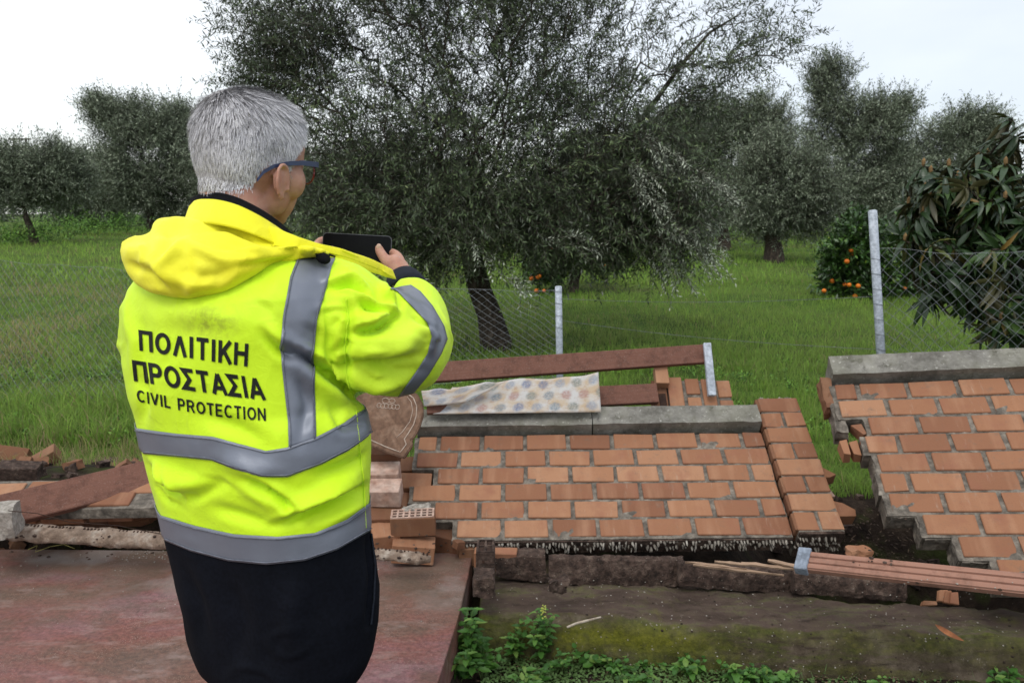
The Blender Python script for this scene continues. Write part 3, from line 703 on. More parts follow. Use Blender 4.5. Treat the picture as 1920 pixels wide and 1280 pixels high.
fl = cloth_sheet('cloth_fold', (790, 734), (950, 714), (795, 762), (872, 755), 4.06, 4.05, 40, 8, None, .004, 4, uvr=(0, .35, .35, .95))
fl.parent = cl

# carved plaque leaning on the rubble
def plaque():
    Z = 3.72; O = W(742, 795, Z); F_ = basis(O, (1, -.12, -.18), (0, -.9, .45)); s = Z/FPX
    def L(px, py): return ((px-742)*s, (795-py)*s*1.05)
    out_ = [(690, 735), (712, 728), (745, 727), (768, 733), (782, 748), (788, 768), (787, 788), (783, 806), (778, 817), (783, 824), (773, 851), (740, 848), (690, 838), (662, 830), (655, 760)]
    bm = bmesh.new(); pts_ = []
    for i, p in enumerate(out_): pts_.append(L(*p))
    f = bm.faces.new([bm.verts.new((x, y, 0)) for x, y in pts_])
    if f.normal.z < 0: f.normal_flip()
    ex_ = bmesh.ops.extrude_face_region(bm, geom=[f])
    for g in ex_['geom']:
        if isinstance(g, bmesh.types.BMVert): g.co.z -= .035
    bmesh.ops.recalc_face_normals(bm, faces=bm.faces)
    bmesh.ops.bevel(bm, geom=list(bm.edges), offset=.005, segments=2, affect='EDGES')
    Ms = mottled('carved_brown_stone', [(.3, (.085, .046, .028)), (.5, (.165, .095, .06)), (.72, (.27, .18, .125))], 12, 7, .8, .6, 90, .003)
    Mc = mottled('chalky_carved_line', [(.3, (.34, .25, .19)), (.7, (.5, .42, .35))], 60)
    root = empty('carved_plaque', 'brown carved stone plaque with arched top wedged between the man and the wall', 'plaque', mw=F_)
    obj('slab', bm_mesh('slab', bm), Ms, root)
    def line(nm, pl, r=.0022):
        q = [Vector((*L(*p), .001)) for p in pl]; obj(nm, tube_mesh(nm, q, [r]*len(q), 5), Mc, root)
    line('carved_line', [(748, 736), (762, 742), (772, 755), (776, 772), (775, 790), (769, 808), (765, 818), (771, 826), (764, 842), (735, 838), (690, 829), (668, 825)], .0028)
    line('carved_line', [(750, 742), (760, 750), (767, 765), (767, 785), (758, 806), (750, 818)], .0016)
    for i in range(6):
        cx_, cy_ = 702+i*7, 768-i*.8
        line('carved_scroll', [(cx_+4*math.cos(a), cy_+4.5*math.sin(a)) for a in np.linspace(0, 6.2, 9)], .0016)
    for cx_, cy_, r_ in ((712, 757, 7), (724, 755, 6)):
        line('carved_scroll', [(cx_+r_*math.cos(a), cy_+r_*.7*math.sin(a)) for a in np.linspace(3, 9, 10)], .0015)
plaque()

# capped composite board at the right, resting on rubble
board = loc_empty('capped_board', 'grooved brown composite board with a grey metal cap lying below the right wall', 'board', W(1495, 1045, 3.12))
a0, b0 = W(1512, 1052, 3.10), W(1990, 1103, 2.62); ax = (b0-a0).normalized()
upb = Vector((0, -.55, .83))
def groove_board(parent, a, b, w, h, grooves, mat):
    L = (b-a).length; prof = []
    n = grooves; 
    for i in range(n):
        y0 = -w/2+w*i/n; y1 = -w/2+w*(i+1)/n; g = .0045
        prof += [(y0+g*.5, h/2-.007), (y0+g, h/2), (y1-g, h/2), (y1-g*.5, h/2-.007)]
    prof += [(w/2, h/2-.008), (w/2, -h/2), (-w/2, -h/2), (-w/2, h/2-.008)]
    V = [(x, y, z) for x in np.linspace(0, L, 12) for (y, z) in prof]; m_ = len(prof)
    Fc = [(i*m_+k, i*m_+(k+1) % m_, (i+1)*m_+(k+1) % m_, (i+1)*m_+k) for i in range(11) for k in range(m_)]
    Fc += [tuple(range(m_)), tuple(11*m_+k for k in range(m_))[::-1]]
    me = mesh('grooved_plank', V, Fc); bmx = bmesh.new(); bmx.from_mesh(me); bmesh.ops.recalc_face_normals(bmx, faces=bmx.faces); bmx.to_mesh(me); bmx.free()
    o = obj('grooved_plank', me, mat, parent); o.matrix_basis = parent.matrix_basis.inverted() @ basis(a, b-a, upb)
groove_board(board, a0, b0, .085, .028, 3, M_plank_pale)
bar('metal_cap', a0-ax*.035+upb*.001, a0+ax*.012+upb*.001, .104, .040, M_steel_dark, board, up=upb, bev=.003)

# ---- left side -------------------------------------------------------
lp = obj('long_plank', bm_mesh('long_plank', box_bm(0, 1.15, -.08, .08, -.018, .018, bev=.004, jit=.003, seed=5)), M_plank)
lp.matrix_world = basis(W(-60, 975, 3.42), W(318, 882, 3.9)-W(-60, 975, 3.42), (0, -.75, .66))
tag(lp, 'long reddish brown plank slanting up behind the man on the left', 'plank')
lp2 = obj('long_plank', bm_mesh('long_plank', box_bm(0, .9, -.035, .035, -.018, .018, bev=.004, jit=.003, seed=6)), M_plank)
lp2.matrix_world = basis(W(30, 935, 3.62), W(300, 872, 4.0)-W(30, 935, 3.62), (0, -.3, .95))
tag(lp2, 'narrower red plank edge lying against the long slanting plank', 'plank')
# mortar crusted strip along the slab edge, two broken lengths
def crust(name, x0, y0, Z0, x1, y1, Z1, r0, label, seed):
    a, b = W(x0, y0, Z0), W(x1, y1, Z1); L = (b-a).length; n = int(L/.018)
    root = empty(name, label, 'mortar strip', group='mortar crusted strips at the slab edge', mw=basis(a, b-a, (0, -.5, .85)))
    V = []; ns = 14
    for i in range(n+1):
        x = L*i/n; tp = min(1, .55+i/6, .55+(n-i)/6)
        for k in range(ns):
            th = 2*math.pi*k/ns; R_ = r0*tp*(1+.22*noise.noise(Vector((x*14, k*.8, seed)))+.16*noise.noise(Vector((x*45, k*1.7, seed))))
            V.append((x, math.cos(th)*R_*1.05, math.sin(th)*R_*.72))
    Fc = [(i*ns+k, i*ns+(k+1) % ns, (i+1)*ns+(k+1) % ns, (i+1)*ns+k) for i in range(n) for k in range(ns)]+[tuple(range(ns))[::-1], tuple(n*ns+k for k in range(ns))]
    obj('strip', mesh('strip', V, Fc, True), M_crust, root)
    bm = bmesh.new(); r = random.Random(seed)
    for i in range(int(L/.016)):
        if r.random() < .25: continue
        bmesh.ops.create_icosphere(bm, subdivisions=1, radius=1, matrix=Matrix.Translation((i*.016+.008, r0*.55, r0*.55)) @ Matrix.Diagonal((.0052, .008, .006, 1)))  # dark lumps stand in for shaded holes along the strip
    tag(obj('core_shade', bm_mesh('core_shade', bm), M_hole, root), kind='stuff')
    return root
M_crust = mottled('crusted_mortar', [(.3, (.13, .09, .065)), (.5, (.24, .175, .13)), (.72, (.4, .34, .28))], 20, 8, .95, 1.0, 70, .01)
crust('mortar_strip', 8, 996, 3.50, 330, 1015, 3.46, .040, 'knobbly pale mortar strip along the far slab edge left of the man', 2)
crust('mortar_strip', 690, 1036, 3.36, 808, 1048, 3.38, .026, 'short mortar strip along the slab edge right of the man', 5)
# grey mortared block and far-left rubble
gb = obj('mortared_block', rough_box('mortared_block', .14, .12, .12, (6, 5, 5), .01, 14, 8), M_mortar_light); gb.matrix_world = at_px(-2, 975, 3.36, rz=.25, rx=.1)
tag(gb, 'grey mortared brick block at the left picture edge beside the plank', 'block')
leftw = empty('fallen_brick_wall', 'far left section of fallen brick wall lying flat under the slanting plank', 'brick wall', group='sections of the collapsed garden wall', mw=wall_frame(tuple(W(-30, 950, 3.62)), (.04, .28, .0)))
rl = random.Random(4)
for k in range(2):
    for i in range(-1, 4):
        u = i*BW+(0 if k % 2 else BW/2)
        if (k == 0 and i in (3,)): continue
        put_brick(leftw, u-.1, k*RP, .195, 0, r=rl, jit=.009)
obj('mortar_bed', bm_mesh('mortar_bed', box_bm(-.5, 1.02, -.02, 2*RP, -.06, -.010, jit=.01, seed=3)), M_mortar, leftw)
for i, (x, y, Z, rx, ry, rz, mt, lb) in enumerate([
    (40, 880, 4.75, .3, -.5, .3, M_brick_dirt_shade, 'reddish brick propped on end among the dead grass at the left'),
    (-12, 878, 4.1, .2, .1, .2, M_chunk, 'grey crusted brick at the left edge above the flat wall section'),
    (-20, 858, 4.9, .9, .2, .1, M_brick_dirt_shade, 'dark ribbed brick at the far left against the grass'),
    (118, 985, 3.75, .1, .1, -.2, M_brick_dirt_shade, 'brown brick in the shade under the slanting plank'),
    (205, 968, 3.75, .6, .2, .5, M_brick_dirt_shade, 'brick tilted on edge under the slanting plank next to the man'),
    (262, 975, 3.8, .9, -.4, .2, M_brick_dirt_shade, 'steeply tilted dark brick beside the jacket on the left'),
    (150, 925, 3.9, .2, 0, .05, M_brick_dirt_shade, 'brown brick behind the slanting plank, nearly hidden')]):
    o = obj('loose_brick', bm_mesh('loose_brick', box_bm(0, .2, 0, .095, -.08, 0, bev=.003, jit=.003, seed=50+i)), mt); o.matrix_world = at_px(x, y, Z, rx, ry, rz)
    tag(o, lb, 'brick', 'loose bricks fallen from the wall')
# broken bits of masonry heaped under and around the plank on the left
def rubble(name, spots, mat, seed, s0, s1):
    r = random.Random(seed); bm = bmesh.new()
    for p in spots:
        me = rough_box('t', r.uniform(s0, s1), r.uniform(s0, s1)*.7, r.uniform(s0, s1)*.55, (3, 3, 2), .008, 30, r.uniform(0, 50)); m_ = Matrix.Translation(p) @ Matrix.Rotation(r.uniform(0, 6), 4, 'Z') @ Matrix.Rotation(r.uniform(-.6, .6), 4, 'X')
        me.transform(m_); bm.from_mesh(me); bpy.data.meshes.remove(me)
    return tag(obj(name, bm_mesh(name, bm), mat), kind='stuff')
r = random.Random(8)
def on_ground(x, y, dz=.0): return Vector((x, y, float(gheight(x, y))+dz))
rubble('brick_rubble', [on_ground(r.uniform(-2.9, -.98), r.uniform(3.58, 3.72), .03) for i in range(34)], M_brick_dirt_shade, 1, .05, .12)
rubble('mortar_rubble', [on_ground(r.uniform(-2.9, -.98), r.uniform(3.6, 4.9), .015) for i in range(70)], M_chunk, 2, .03, .08)
rubble('brick_rubble', [on_ground(r.uniform(-3.4, -1.6), r.uniform(4.2, 5.1), .02) for i in range(22)], M_brick_dirt_shade, 3, .05, .11)
rubble('mortar_rubble', [on_ground(r.uniform(1.25, 2.4), r.uniform(3.7, 4.5), .015) for i in range(40)], M_chunk, 4, .03, .07)
rubble('brick_rubble', [W(r.uniform(700, 880), r.uniform(1015, 1030), r.uniform(3.6, 3.8)) for i in range(16)], M_brick_dirt_shade, 5, .03, .07)
# low mossy kerb behind the left rubble
kb = profile_strip('mossy_kerb', dens([(5.45, -.25), (5.45, 0), (5.30, .02), (5.22, -.02), (5.20, -.25)], .05), np.arange(-5, -1.1, .06), lambda x: (-.25, -.075), M_moss, .02, 5, 9)
tag(kb, 'low mossy kerb running behind the rubble on the left', 'kerb')
# bent metal wire over the block
wr = obj('thin_wire', tube_mesh('thin_wire', [W(15, 957, 3.30), W(70, 962, 3.34), W(130, 978, 3.40), W(220, 985, 3.44), W(320, 1004, 3.42)], [.0018]*5, 5), M_hole)
tag(wr, 'thin dark wire trailing over the mortar strip on the left', 'wire')
st = obj('dry_straw', tube_mesh('dry_straw', [G(52, 1030, .012), G(70, 1022, .02), G(66, 1034, .008), G(95, 1024, .014), G(120, 1020, .02), G(140, 1028, .006)], [.0016]*6, 5), mottled('straw', [(.3, (.25, .21, .06)), (.7, (.4, .36, .12))], 30))
tag(st, 'bent piece of dry yellow straw on the red slab', 'straw')
tw = obj('pale_twig', tube_mesh('pale_twig', [W(1063, 1180, 2.98)+Vector((0, 0, .01)), W(1080, 1168, 2.99), W(1100, 1163, 3.0), W(1127, 1156, 3.02)], [.0045, .005, .005, .003], 6), mottled('bleached_twig', [(.3, (.28, .22, .16)), (.7, (.5, .44, .36))], 60))
tag(tw, 'pale curved twig lying on the mossy footing', 'twig')
def leaf_mesh(name, L, Wd, n=8, curl=.3):
    V = []; Fc = []
    for i in range(n+1):
        s_ = i/n; w = Wd*math.sin(math.pi*min(1, s_*1.0))**.7*(1-.35*s_)+.0006; z = curl*L*(s_-.5)**2
        V += [(s_*L, -w/2, z+.12*w), (s_*L, 0, z), (s_*L, w/2, z+.12*w)]
    for i in range(n):
        a = i*3; Fc += [(a, a+3, a+4, a+1), (a+1, a+4, a+5, a+2)]
    return mesh(name, V, Fc, True)
dl = obj('fallen_leaf', leaf_mesh('fallen_leaf', .10, .028), mottled('dead_leaf', [(.3, (.13, .045, .018)), (.7, (.28, .11, .045))], 30)); dl.matrix_world = basis(W(1752, 1172, 2.86), W(1808, 1204, 2.80)-W(1752, 1172, 2.86), (0, -.5, .85))
tag(dl, 'curled orange brown leaf on the footing at the right', 'leaf')

# pebbles and crumbs on the slab, ledge and soil
def crumbs(name, spots, mat, smin, smax, seed):
    r = random.Random(seed); bm = bmesh.new()
    for p in spots:
        s_ = r.uniform(smin, smax)
        bmesh.ops.create_icosphere(bm, subdivisions=1, radius=1, matrix=Matrix.Translation(p) @ Matrix.Rotation(r.uniform(0, 6), 4, 'Z') @ Matrix.Diagonal((s_, s_*r.uniform(.5, 1), s_*r.uniform(.4, .8), 1)))
    return tag(obj(name, bm_mesh(name, bm), mat), kind='stuff')
r = random.Random(3); sp = []
for i in range(150):
    x = r.gauss(285, 60) if i < 90 else r.uniform(0, 880); y = 1032+abs(r.gauss(0, 16)) if i < 120 else r.uniform(1030, 1200)
    p = G(x, y, 0); 
    if p.x < pA.x-.05: sp.append(p+Vector((0, 0, .001)))
crumbs('mortar_crumbs', sp, M_mortar_light, .0015, .0045, 1)
dgr = bpy.context.evaluated_depsgraph_get()
def drop(px, py):
    d = ray(px, py).normalized(); h = SC.ray_cast(dgr, Vector((0, 0, CAM_H)), d)
    return h[1] if h[0] else None
sp = []; spd = []
for i in range(420):
    x = r.uniform(930, 1919); y = r.uniform(1085, 1270)
    p = drop(x, y)
    if p is not None: (sp if i % 3 else spd).append(p)
crumbs('mortar_crumbs', sp, M_mortar_light, .0015, .0048, 2)
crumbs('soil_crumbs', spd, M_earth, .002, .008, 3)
# scattered brick rubble in the gaps
bits = []
for i in range(90):
    x = r.choice([r.uniform(1600, 1720), r.uniform(700, 880), r.uniform(0, 300)]); y = r.uniform(1000, 1050) if x < 900 else r.uniform(960, 1060)
    p = drop(x, y)
    if p is not None: bits.append(p)
crumbs('brick_crumbs', bits, M_chunk, .003, .011, 4)

# ================================================================ wire fence
fence = loc_empty('wire_fence', 'chain link fence on grey metal posts running behind the fallen walls', 'fence', G(1652, 680, -.1))
def post(px0, py0, px1, py1, Z, r_, deep=.4):
    a, b = W(px0, py0, Z), W(px1, py1, Z+.0); b = b+(b-a).normalized()*deep
    o = obj('fence_post', tube_mesh('fence_post', [a, a+(b-a)*.004, b], [r_*.7, r_, r_], 14), M_steel, fence); o.matrix_basis = fence.matrix_basis.inverted()
    return a, b
pr0, pr1 = post(1636, 394, 1652, 672, 4.75, .0255, .5)
pm0, pm1 = post(1047, 536, 1049, 664, 6.0, .026, .6)
pl0, pl1 = post(-160, 452, -160, 780, 6.9, .026, .2)
pf0, pf1 = post(2110, 370, 2130, 700, 4.6, .0255, .4)
M_wire = mottled('zinc_wire', [(.3, (.10, .11, .115)), (.7, (.2, .21, .22))], 30, 3, .6, .1)
def wire_panel(tl, tr, bl, br, cell, sag, r_=.0014, seed=0, wob=.006):
    L = (tr-tl).length; H = ((bl-tl).length+(br-tr).length)/2; V = []; E = []
    nU = int(L/cell*2); nV = int(H/cell*2)
    def P(i, j):
        s_, t_ = i/nU, j/nV; p = tl.lerp(tr, s_).lerp(bl.lerp(br, s_), t_)
        p = p+Vector((0, 0, -sag*math.sin(math.pi*s_)*(1-t_))); q = Vector((i*.13, j*.13, seed)); return p+noise.noise_vector(q)*wob*3
    bm = bmesh.new(); vid = {}
    def vv(i, j):
        if (i, j) not in vid: vid[(i, j)] = P(i, j)
        return vid[(i, j)]
    V = []; Fc = []
    def seg(a, b):
        d = (b-a).normalized(); u_ = d.cross(Vector((0, 1, 0))).normalized()*r_; w_ = d.cross(u_).normalized()*r_; n0 = len(V)
        for p in (a, b):
            for k in range(3):
                th = 2*math.pi*k/3; V.append(p+u_*math.cos(th)+w_*math.sin(th))
        for k in range(3): Fc.append((n0+k, n0+(k+1) % 3, n0+3+(k+1) % 3, n0+3+k))
    for i in range(nU):
        for j in range(nV):
            if (i+j) % 2 == 0: seg(vv(i, j), vv(i+1, j+1))
            else: seg(vv(i+1, j), vv(i, j+1))
    for j in (0, nV):
        for i in range(nU): seg(vv(i, j), vv(i+1, j))
    me = mesh('wire_mesh', V, Fc); o = obj('wire_mesh', me, M_wire, fence); o.matrix_basis = fence.matrix_basis.inverted(); tag(o, kind='stuff')
wire_panel(W(1641, 468, 4.75), W(2113, 448, 4.6), W(1652, 690, 4.75), W(2130, 690, 4.6), .078, .05, .0013, 1, .010)
wire_panel(W(-160, 470, 6.9), W(1047, 548, 6.0), W(-160, 775, 6.9), W(1049, 705, 6.0), .078, .06, .0014, 2, .010)
for a, b in ((W(1047, 560, 6.0), W(1640, 556, 4.75)), (W(1047, 600, 6.0), W(1645, 655, 4.75))):
    q = [a.lerp(b, i/12)+Vector((0, 0, -.03*math.sin(math.pi*i/12))) for i in range(13)]
    o = obj('tension_wire', tube_mesh('tension_wire', q, [.0012]*13, 4), M_wire, fence); o.matrix_basis = fence.matrix_basis.inverted()
for p0, p1 in ((pr0, pr1), (pm0, pm1)):
    d = (p1-p0).normalized()
    for i in range(7 if p0 is pr0 else 4):
        c = p0+d*(.30+.09*i) if p0 is pr0 else p0+d*(.05+.09*i)
        q = [c+Vector((.028*math.cos(a), .028*math.sin(a), .012*math.sin(a*.5))) for a in np.linspace(0, 6.28, 11)]
        o = obj('wire_tie', tube_mesh('wire_tie', q, [.0014]*11, 4), M_wire, fence); o.matrix_basis = fence.matrix_basis.inverted()
# ================================================================ trees and grass
def leaf_material(name, top_stops, under, rough=.5, spec=.45, attr=True, transl=.0):
    t = NT(name)
    a = t.n('ShaderNodeAttribute', attribute_name='rnd').outputs['Fac'] if attr else t.n('ShaderNodeObjectInfo').outputs['Random']
    c = t.ramp(a, top_stops)
    g = t.n('ShaderNodeNewGeometry').outputs['Backfacing']
    c = t.mix(g, c, under)
    t.set(c, rough, spec=spec)
    if transl:
        tr = t.n('ShaderNodeBsdfTranslucent', {0: t.mix(.5, c, tuple(min(1, x*1.6) for x in top_stops[-1][1]))})
        mxs = t.n('ShaderNodeMixShader', {0: transl, 1: t.b.outputs[0], 2: tr.outputs[0]}); t.l(mxs.outputs[0], t.o.inputs[0])
    return t.m
OL_TOP = [(0, (.026, .042, .016)), (.45, (.055, .085, .033)), (.8, (.11, .155, .062)), (1, (.22, .27, .12))]
M_olive = leaf_material('olive_leaves', OL_TOP, (.115, .13, .095), .5, .4)
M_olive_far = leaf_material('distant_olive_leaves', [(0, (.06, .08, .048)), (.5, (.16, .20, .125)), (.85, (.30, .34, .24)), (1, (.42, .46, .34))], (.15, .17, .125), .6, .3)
M_citrus = leaf_material('citrus_leaves', [(0, (.016, .045, .009)), (.5, (.038, .10, .015)), (.9, (.10, .20, .028)), (1, (.24, .34, .04))], (.05, .09, .03), .35, .5)
M_bark = mottled('olive_bark', [(.3, (.020, .015, .011)), (.55, (.05, .038, .028)), (.75, (.10, .08, .062))], 14, 8, .95, 1, 45, .02, stretch=(1, 1, .35))
M_twig = mottled('grey_twigs', [(.3, (.05, .042, .034)), (.7, (.13, .115, .095))], 20)

def unit(a): return a/np.maximum(np.linalg.norm(a, axis=-1, keepdims=True), 1e-9)
def tubes_np(A, B, ra, rb_, ns=5):
    d = unit(B-A); ref = np.where(np.abs(d[:, 2:3]) < .9, np.array([[0, 0, 1.]]), np.array([[1., 0, 0]]))
    u = unit(np.cross(d, ref)); w = np.cross(d, u); th = np.arange(ns)*2*np.pi/ns
    ring = u[:, None]*np.cos(th)[None, :, None]+w[:, None]*np.sin(th)[None, :, None]
    V = np.concatenate([A[:, None]+ring*ra[:, None, None], B[:, None]+ring*rb_[:, None, None]], 1).reshape(-1, 3)
    k = np.arange(ns); q = np.stack([k, (k+1) % ns, ns+(k+1) % ns, ns+k], 1)
    Fc = (np.arange(len(A))[:, None, None]*2*ns+q[None]).reshape(-1, 4)
    return V, Fc
def grow(trunk, targets, g, jit=.08, r_tip=.006, expo=2.2, rt=None):
    "connect every target to the growing branch skeleton; returns segments with radii"
    pos = [np.array(p, float) for p in trunk]; par = [-1]+list(range(len(trunk)-1))
    top = pos[-1]; order = np.argsort(np.linalg.norm(targets-top, axis=1))
    P = np.zeros((len(targets)*3+len(pos)+8, 3)); P[:len(pos)] = pos; n = len(pos)
    start = max(1, len(trunk)-2); dr = np.zeros(len(P)); 
    for i in range(n): dr[i] = -.0
    for ti in order:
        t = targets[ti]; d = np.linalg.norm(P[start:n]-t, axis=1)+.35*dr[start:n]; j = start+int(np.argmin(d)); a = P[j]; L = np.linalg.norm(t-a)
        k = 3 if L > .5 else (2 if L > .2 else 1); last = j
        for s in range(1, k+1):
            f = s/k; q = a+(t-a)*f
            if s < k: q = q+g.normal(0, jit*L, 3)+np.array([0, 0, .06*L])
            P[n] = q; par.append(last); dr[n] = dr[last]+L/k; last = n; n += 1
    P = P[:n]; r = np.zeros(n); child = np.zeros(n)
    for i in range(n-1, -1, -1):
        if child[i] == 0: child[i] = r_tip**expo
        r[i] = child[i]**(1/expo)
        if par[i] >= 0: child[par[i]] += child[i]
    i = np.arange(1, n); pa = np.array(par)[1:]
    if rt is not None:
        sc = rt/max(r[0], 1e-6); r = r_tip+(r-r_tip)*sc if sc < 1 else r*1.0
        r[:len(trunk)] = np.maximum(r[:len(trunk)], np.linspace(rt, rt*.72, len(trunk)))
    return P[pa], P[i], np.minimum(r[pa], np.maximum(r[i]*1.5, r[i]+.01)), r[i]
def leaves_np(O, D, L, K, leaf, width, g, droop=.25, spread=.9, upb=.0, updir=None):
    "K leaves in pairs along each curved twig"
    T = len(O); s = np.linspace(.12, 1, K)[None, :, None]+g.uniform(-.02, .02, (T, K, 1))
    side = unit(np.cross(D, g.normal(0, 1, (T, 3))))
    bendv = side*(g.uniform(-.2, .2, (T, 1)))
    P = O[:, None]+D[:, None]*s*L[:, None, None]+(bendv[:, None]+np.array([0, 0, -1])*droop)*(s**2)*L[:, None, None]
    tan = unit(D[:, None]+2*s*(bendv[:, None]+np.array([0, 0, -1])*droop))
    sgn = np.where(np.arange(K) % 2 == 0, 1, -1)[None, :, None]
    rot = g.uniform(-.8, .8, (T, K, 1)); s2 = np.cross(tan, side[:, None]+0*tan); sd = side[:, None]*np.cos(rot)+s2*np.sin(rot)
    ld = unit(tan*(1.1-spread*.5)+sd*sgn*spread+g.normal(0, .25, (T, K, 3))+np.array([0, 0, upb]))
    wv = unit(np.cross(ld, g.normal(0, 1, (T, K, 3))+np.array([0, 0, 2.2])))
    nv = np.cross(ld, wv)
    ll = leaf*g.uniform(.65, 1.2, (T, K, 1)); ww = width*g.uniform(.7, 1.2, (T, K, 1))
    V = np.stack([P, P+ld*ll*.45+wv*ww*.5+nv*ll*.04, P+ld*ll, P+ld*ll*.45-wv*ww*.5+nv*ll*.04], 2).reshape(-1, 3)
    Fc = np.arange(len(V)).reshape(-1, 4)
    return V, Fc, P
def crown_targets(lobes, Z, n, g):
    "lobes: (px, py, rx_px, ry_px, depth radius m, weight, dz)"
    w = np.array([l[5] for l in lobes], float); w /= w.sum(); k = g.choice(len(lobes), n, p=w); out_ = []
    for i in k:
        px, py, rx, ry, dd, _, dz = lobes[i]
        v = unit(g.normal(0, 1, 3))*(g.random()**.45)
        q = np.array(W(px, py, Z+dz)); s = (Z+dz)/FPX
        out_.append(q+v*np.array([rx*s, dd, ry*s]))
    return np.array(out_)
def tree(name, label, base, trunk_px, Z, lobes, nt, twigs, K, leaf, width, mat, seed, cat='tree', group=None, trunk_r=.18, tl=(.3, .55), droop=.25, r_tip=.006, zoff=-.12, spread=.9, bark=None, outward=1.0, expo=2.5):
    g = np.random.default_rng(seed); b = Vector(base)
    root = empty(name, label, cat, b, group); root.matrix_basis = Matrix.Translation(b)
    T = crown_targets(lobes, Z, nt, g); b_np = np.array(b)
    trunk = [np.array([b.x, b.y, b.z+zoff])]+[np.array(W(*p)) for p in trunk_px]
    A, B, ra, rb_ = grow(trunk, T, g, r_tip=r_tip, rt=trunk_r, expo=expo)
    # root flare
    k0 = np.linalg.norm(A-trunk[0], axis=1) < 1e-6; ra = np.where(k0, ra*1.35, ra)
    big = np.maximum(ra, rb_) > trunk_r*.5
    Vt, Ft = tubes_np(A[big]-b_np, B[big]-b_np, ra[big], rb_[big], 12); obj('trunk', fast_mesh('trunk', Vt, Ft, True), bark or M_bark, root)
    Vt, Ft = tubes_np(A[~big]-b_np, B[~big]-b_np, ra[~big], rb_[~big], 5); obj('branches', fast_mesh('branches', Vt, Ft, True), bark or M_bark, root)
    cen = T.mean(0); n = nt*twigs; O = np.repeat(T, twigs, 0)+g.normal(0, .10, (n, 3))*min(1.3, tl[1]/.5)
    D = unit(unit(O-cen)*outward+g.normal(0, .75, (n, 3))+np.array([0, 0, .25])); L = g.uniform(*tl, n)
    V, Fc, P = leaves_np(O, D, L, K, leaf, width, g, droop, spread)
    cl_ = np.array([noise.noise(Vector(o*1.6)) for o in O])            # leaf tone by clump paints lit and shaded masses into the crown
    a = np.clip(np.repeat(np.repeat(.42+cl_*.45, K)+g.normal(0, .22, n*K), 4), 0, 1)
    cr_ = obj('crown', fast_mesh('crown', V-b_np, Fc, False, a), mat, root)
    tw_len = L[:, None]; P3 = np.concatenate([O[:, None], P[:, K//2:K//2+1], P[:, -1:]], 1)
    A2 = np.concatenate([P3[:, 0], P3[:, 1]]); B2 = np.concatenate([P3[:, 1], P3[:, 2]])
    Vt, Ft = tubes_np(A2-b_np, B2-b_np, np.full(len(A2), r_tip*.45), np.full(len(A2), r_tip*.3), 3)
    tag(obj('twigs', fast_mesh('twigs', Vt, Ft), M_twig, root), kind='stuff')
    return root
OL_GRP = 'olive trees of the grove'
# main tree just behind the fence
tree('olive_tree', 'large dense olive tree with leaning dark trunk right behind the fence post, picture centre', G(936, 655, -.10),
     [(918, 590, 9.85), (900, 545, 9.8), (888, 500, 9.75), (884, 460, 9.7)], 9.7,
     [(560, 90, 120, 130, .9, 1.0, 0), (520, 150, 70, 70, .6, .35, 0), (760, 20, 240, 160, 1.2, 1.5, 0), (760, 270, 220, 150, 1.3, 2.3, 0), (1010, 60, 240, 190, 1.3, 2.1, 0),
      (1030, 310, 250, 170, 1.4, 3.4, 0), (1190, 340, 120, 130, 1.2, 1.6, 0), (860, 400, 170, 75, 1.2, 1.5, -.3), (690, 390, 120, 90, 1.1, 1.2, -.2), (1240, 400, 70, 90, .8, .8, -.5),
      (1100, 430, 120, 45, 1.0, .6, -.4), (1390, 80, 95, 85, .6, .22, .3), (1290, 180, 70, 90, .6, .35, 0), (820, 470, 60, 40, .6, .2, -.3)],
     2700, 5, 16, .078, .0175, M_olive, 21, group=OL_GRP, trunk_r=.165, tl=(.26, .52), droop=.16, r_tip=.0042, expo=2.75)
# silvery drooping spray at its right side
def sprays(root_name, spots, seed):
    g = np.random.default_rng(seed); root = bpy.data.objects[root_name]; b = np.array(root.location)
    O = []; D = []; L = []
    for (x0, y0, x1, y1, Z, n) in spots:
        for i in range(n):
            f = g.random(); p = W(x0+(x1-x0)*f+g.normal(0, 9), y0+(y1-y0)*f+g.normal(0, 9), Z+g.normal(0, .12)); O.append(p)
            d = np.array(W(x1, y1, Z)-W(x0, y0, Z)); D.append(d/np.linalg.norm(d)+g.normal(0, .35, 3)); L.append(g.uniform(.18, .38))
    O = np.array(O); D = unit(np.array(D)); L = np.array(L)
    V, Fc, P = leaves_np(O, D, L, 14, .062, .015, g, .2, .8)
    a = np.clip(g.normal(.95, .15, len(V)//4).repeat(4), 0, 1)
    Ms = leaf_material('silver_olive_spray', [(0, (.09, .11, .065)), (.5, (.20, .23, .16)), (1, (.40, .44, .34))], (.38, .42, .34), .5, .5)
    tag(obj('silver_spray', fast_mesh('silver_spray', V-b, Fc, False, a), Ms, root), kind='stuff')
    V, Fc = tubes_np(np.concatenate([O, P[:, 6]])-b, np.concatenate([P[:, 6], P[:, -1]])-b, np.full(2*len(O), .003), np.full(2*len(O), .002), 3)
    tag(obj('spray_twigs', fast_mesh('spray_twigs', V, Fc), M_twig, root), kind='stuff')
sprays('olive_tree', [(1250, 400, 1335, 490, 8.7, 60), (1240, 450, 1275, 535, 8.7, 18), (1270, 300, 1350, 360, 8.8, 70), (1290, 330, 1325, 420, 8.8, 44), (1180, 300, 1260, 430, 8.6, 60), (1200, 240, 1280, 330, 8.8, 50), (1000, 430, 1090, 450, 8.6, 14), (700, 480, 790, 520, 8.4, 10), (880, 440, 960, 520, 8.4, 14), (1220, 480, 1280, 500, 9.0, 8)], 5)
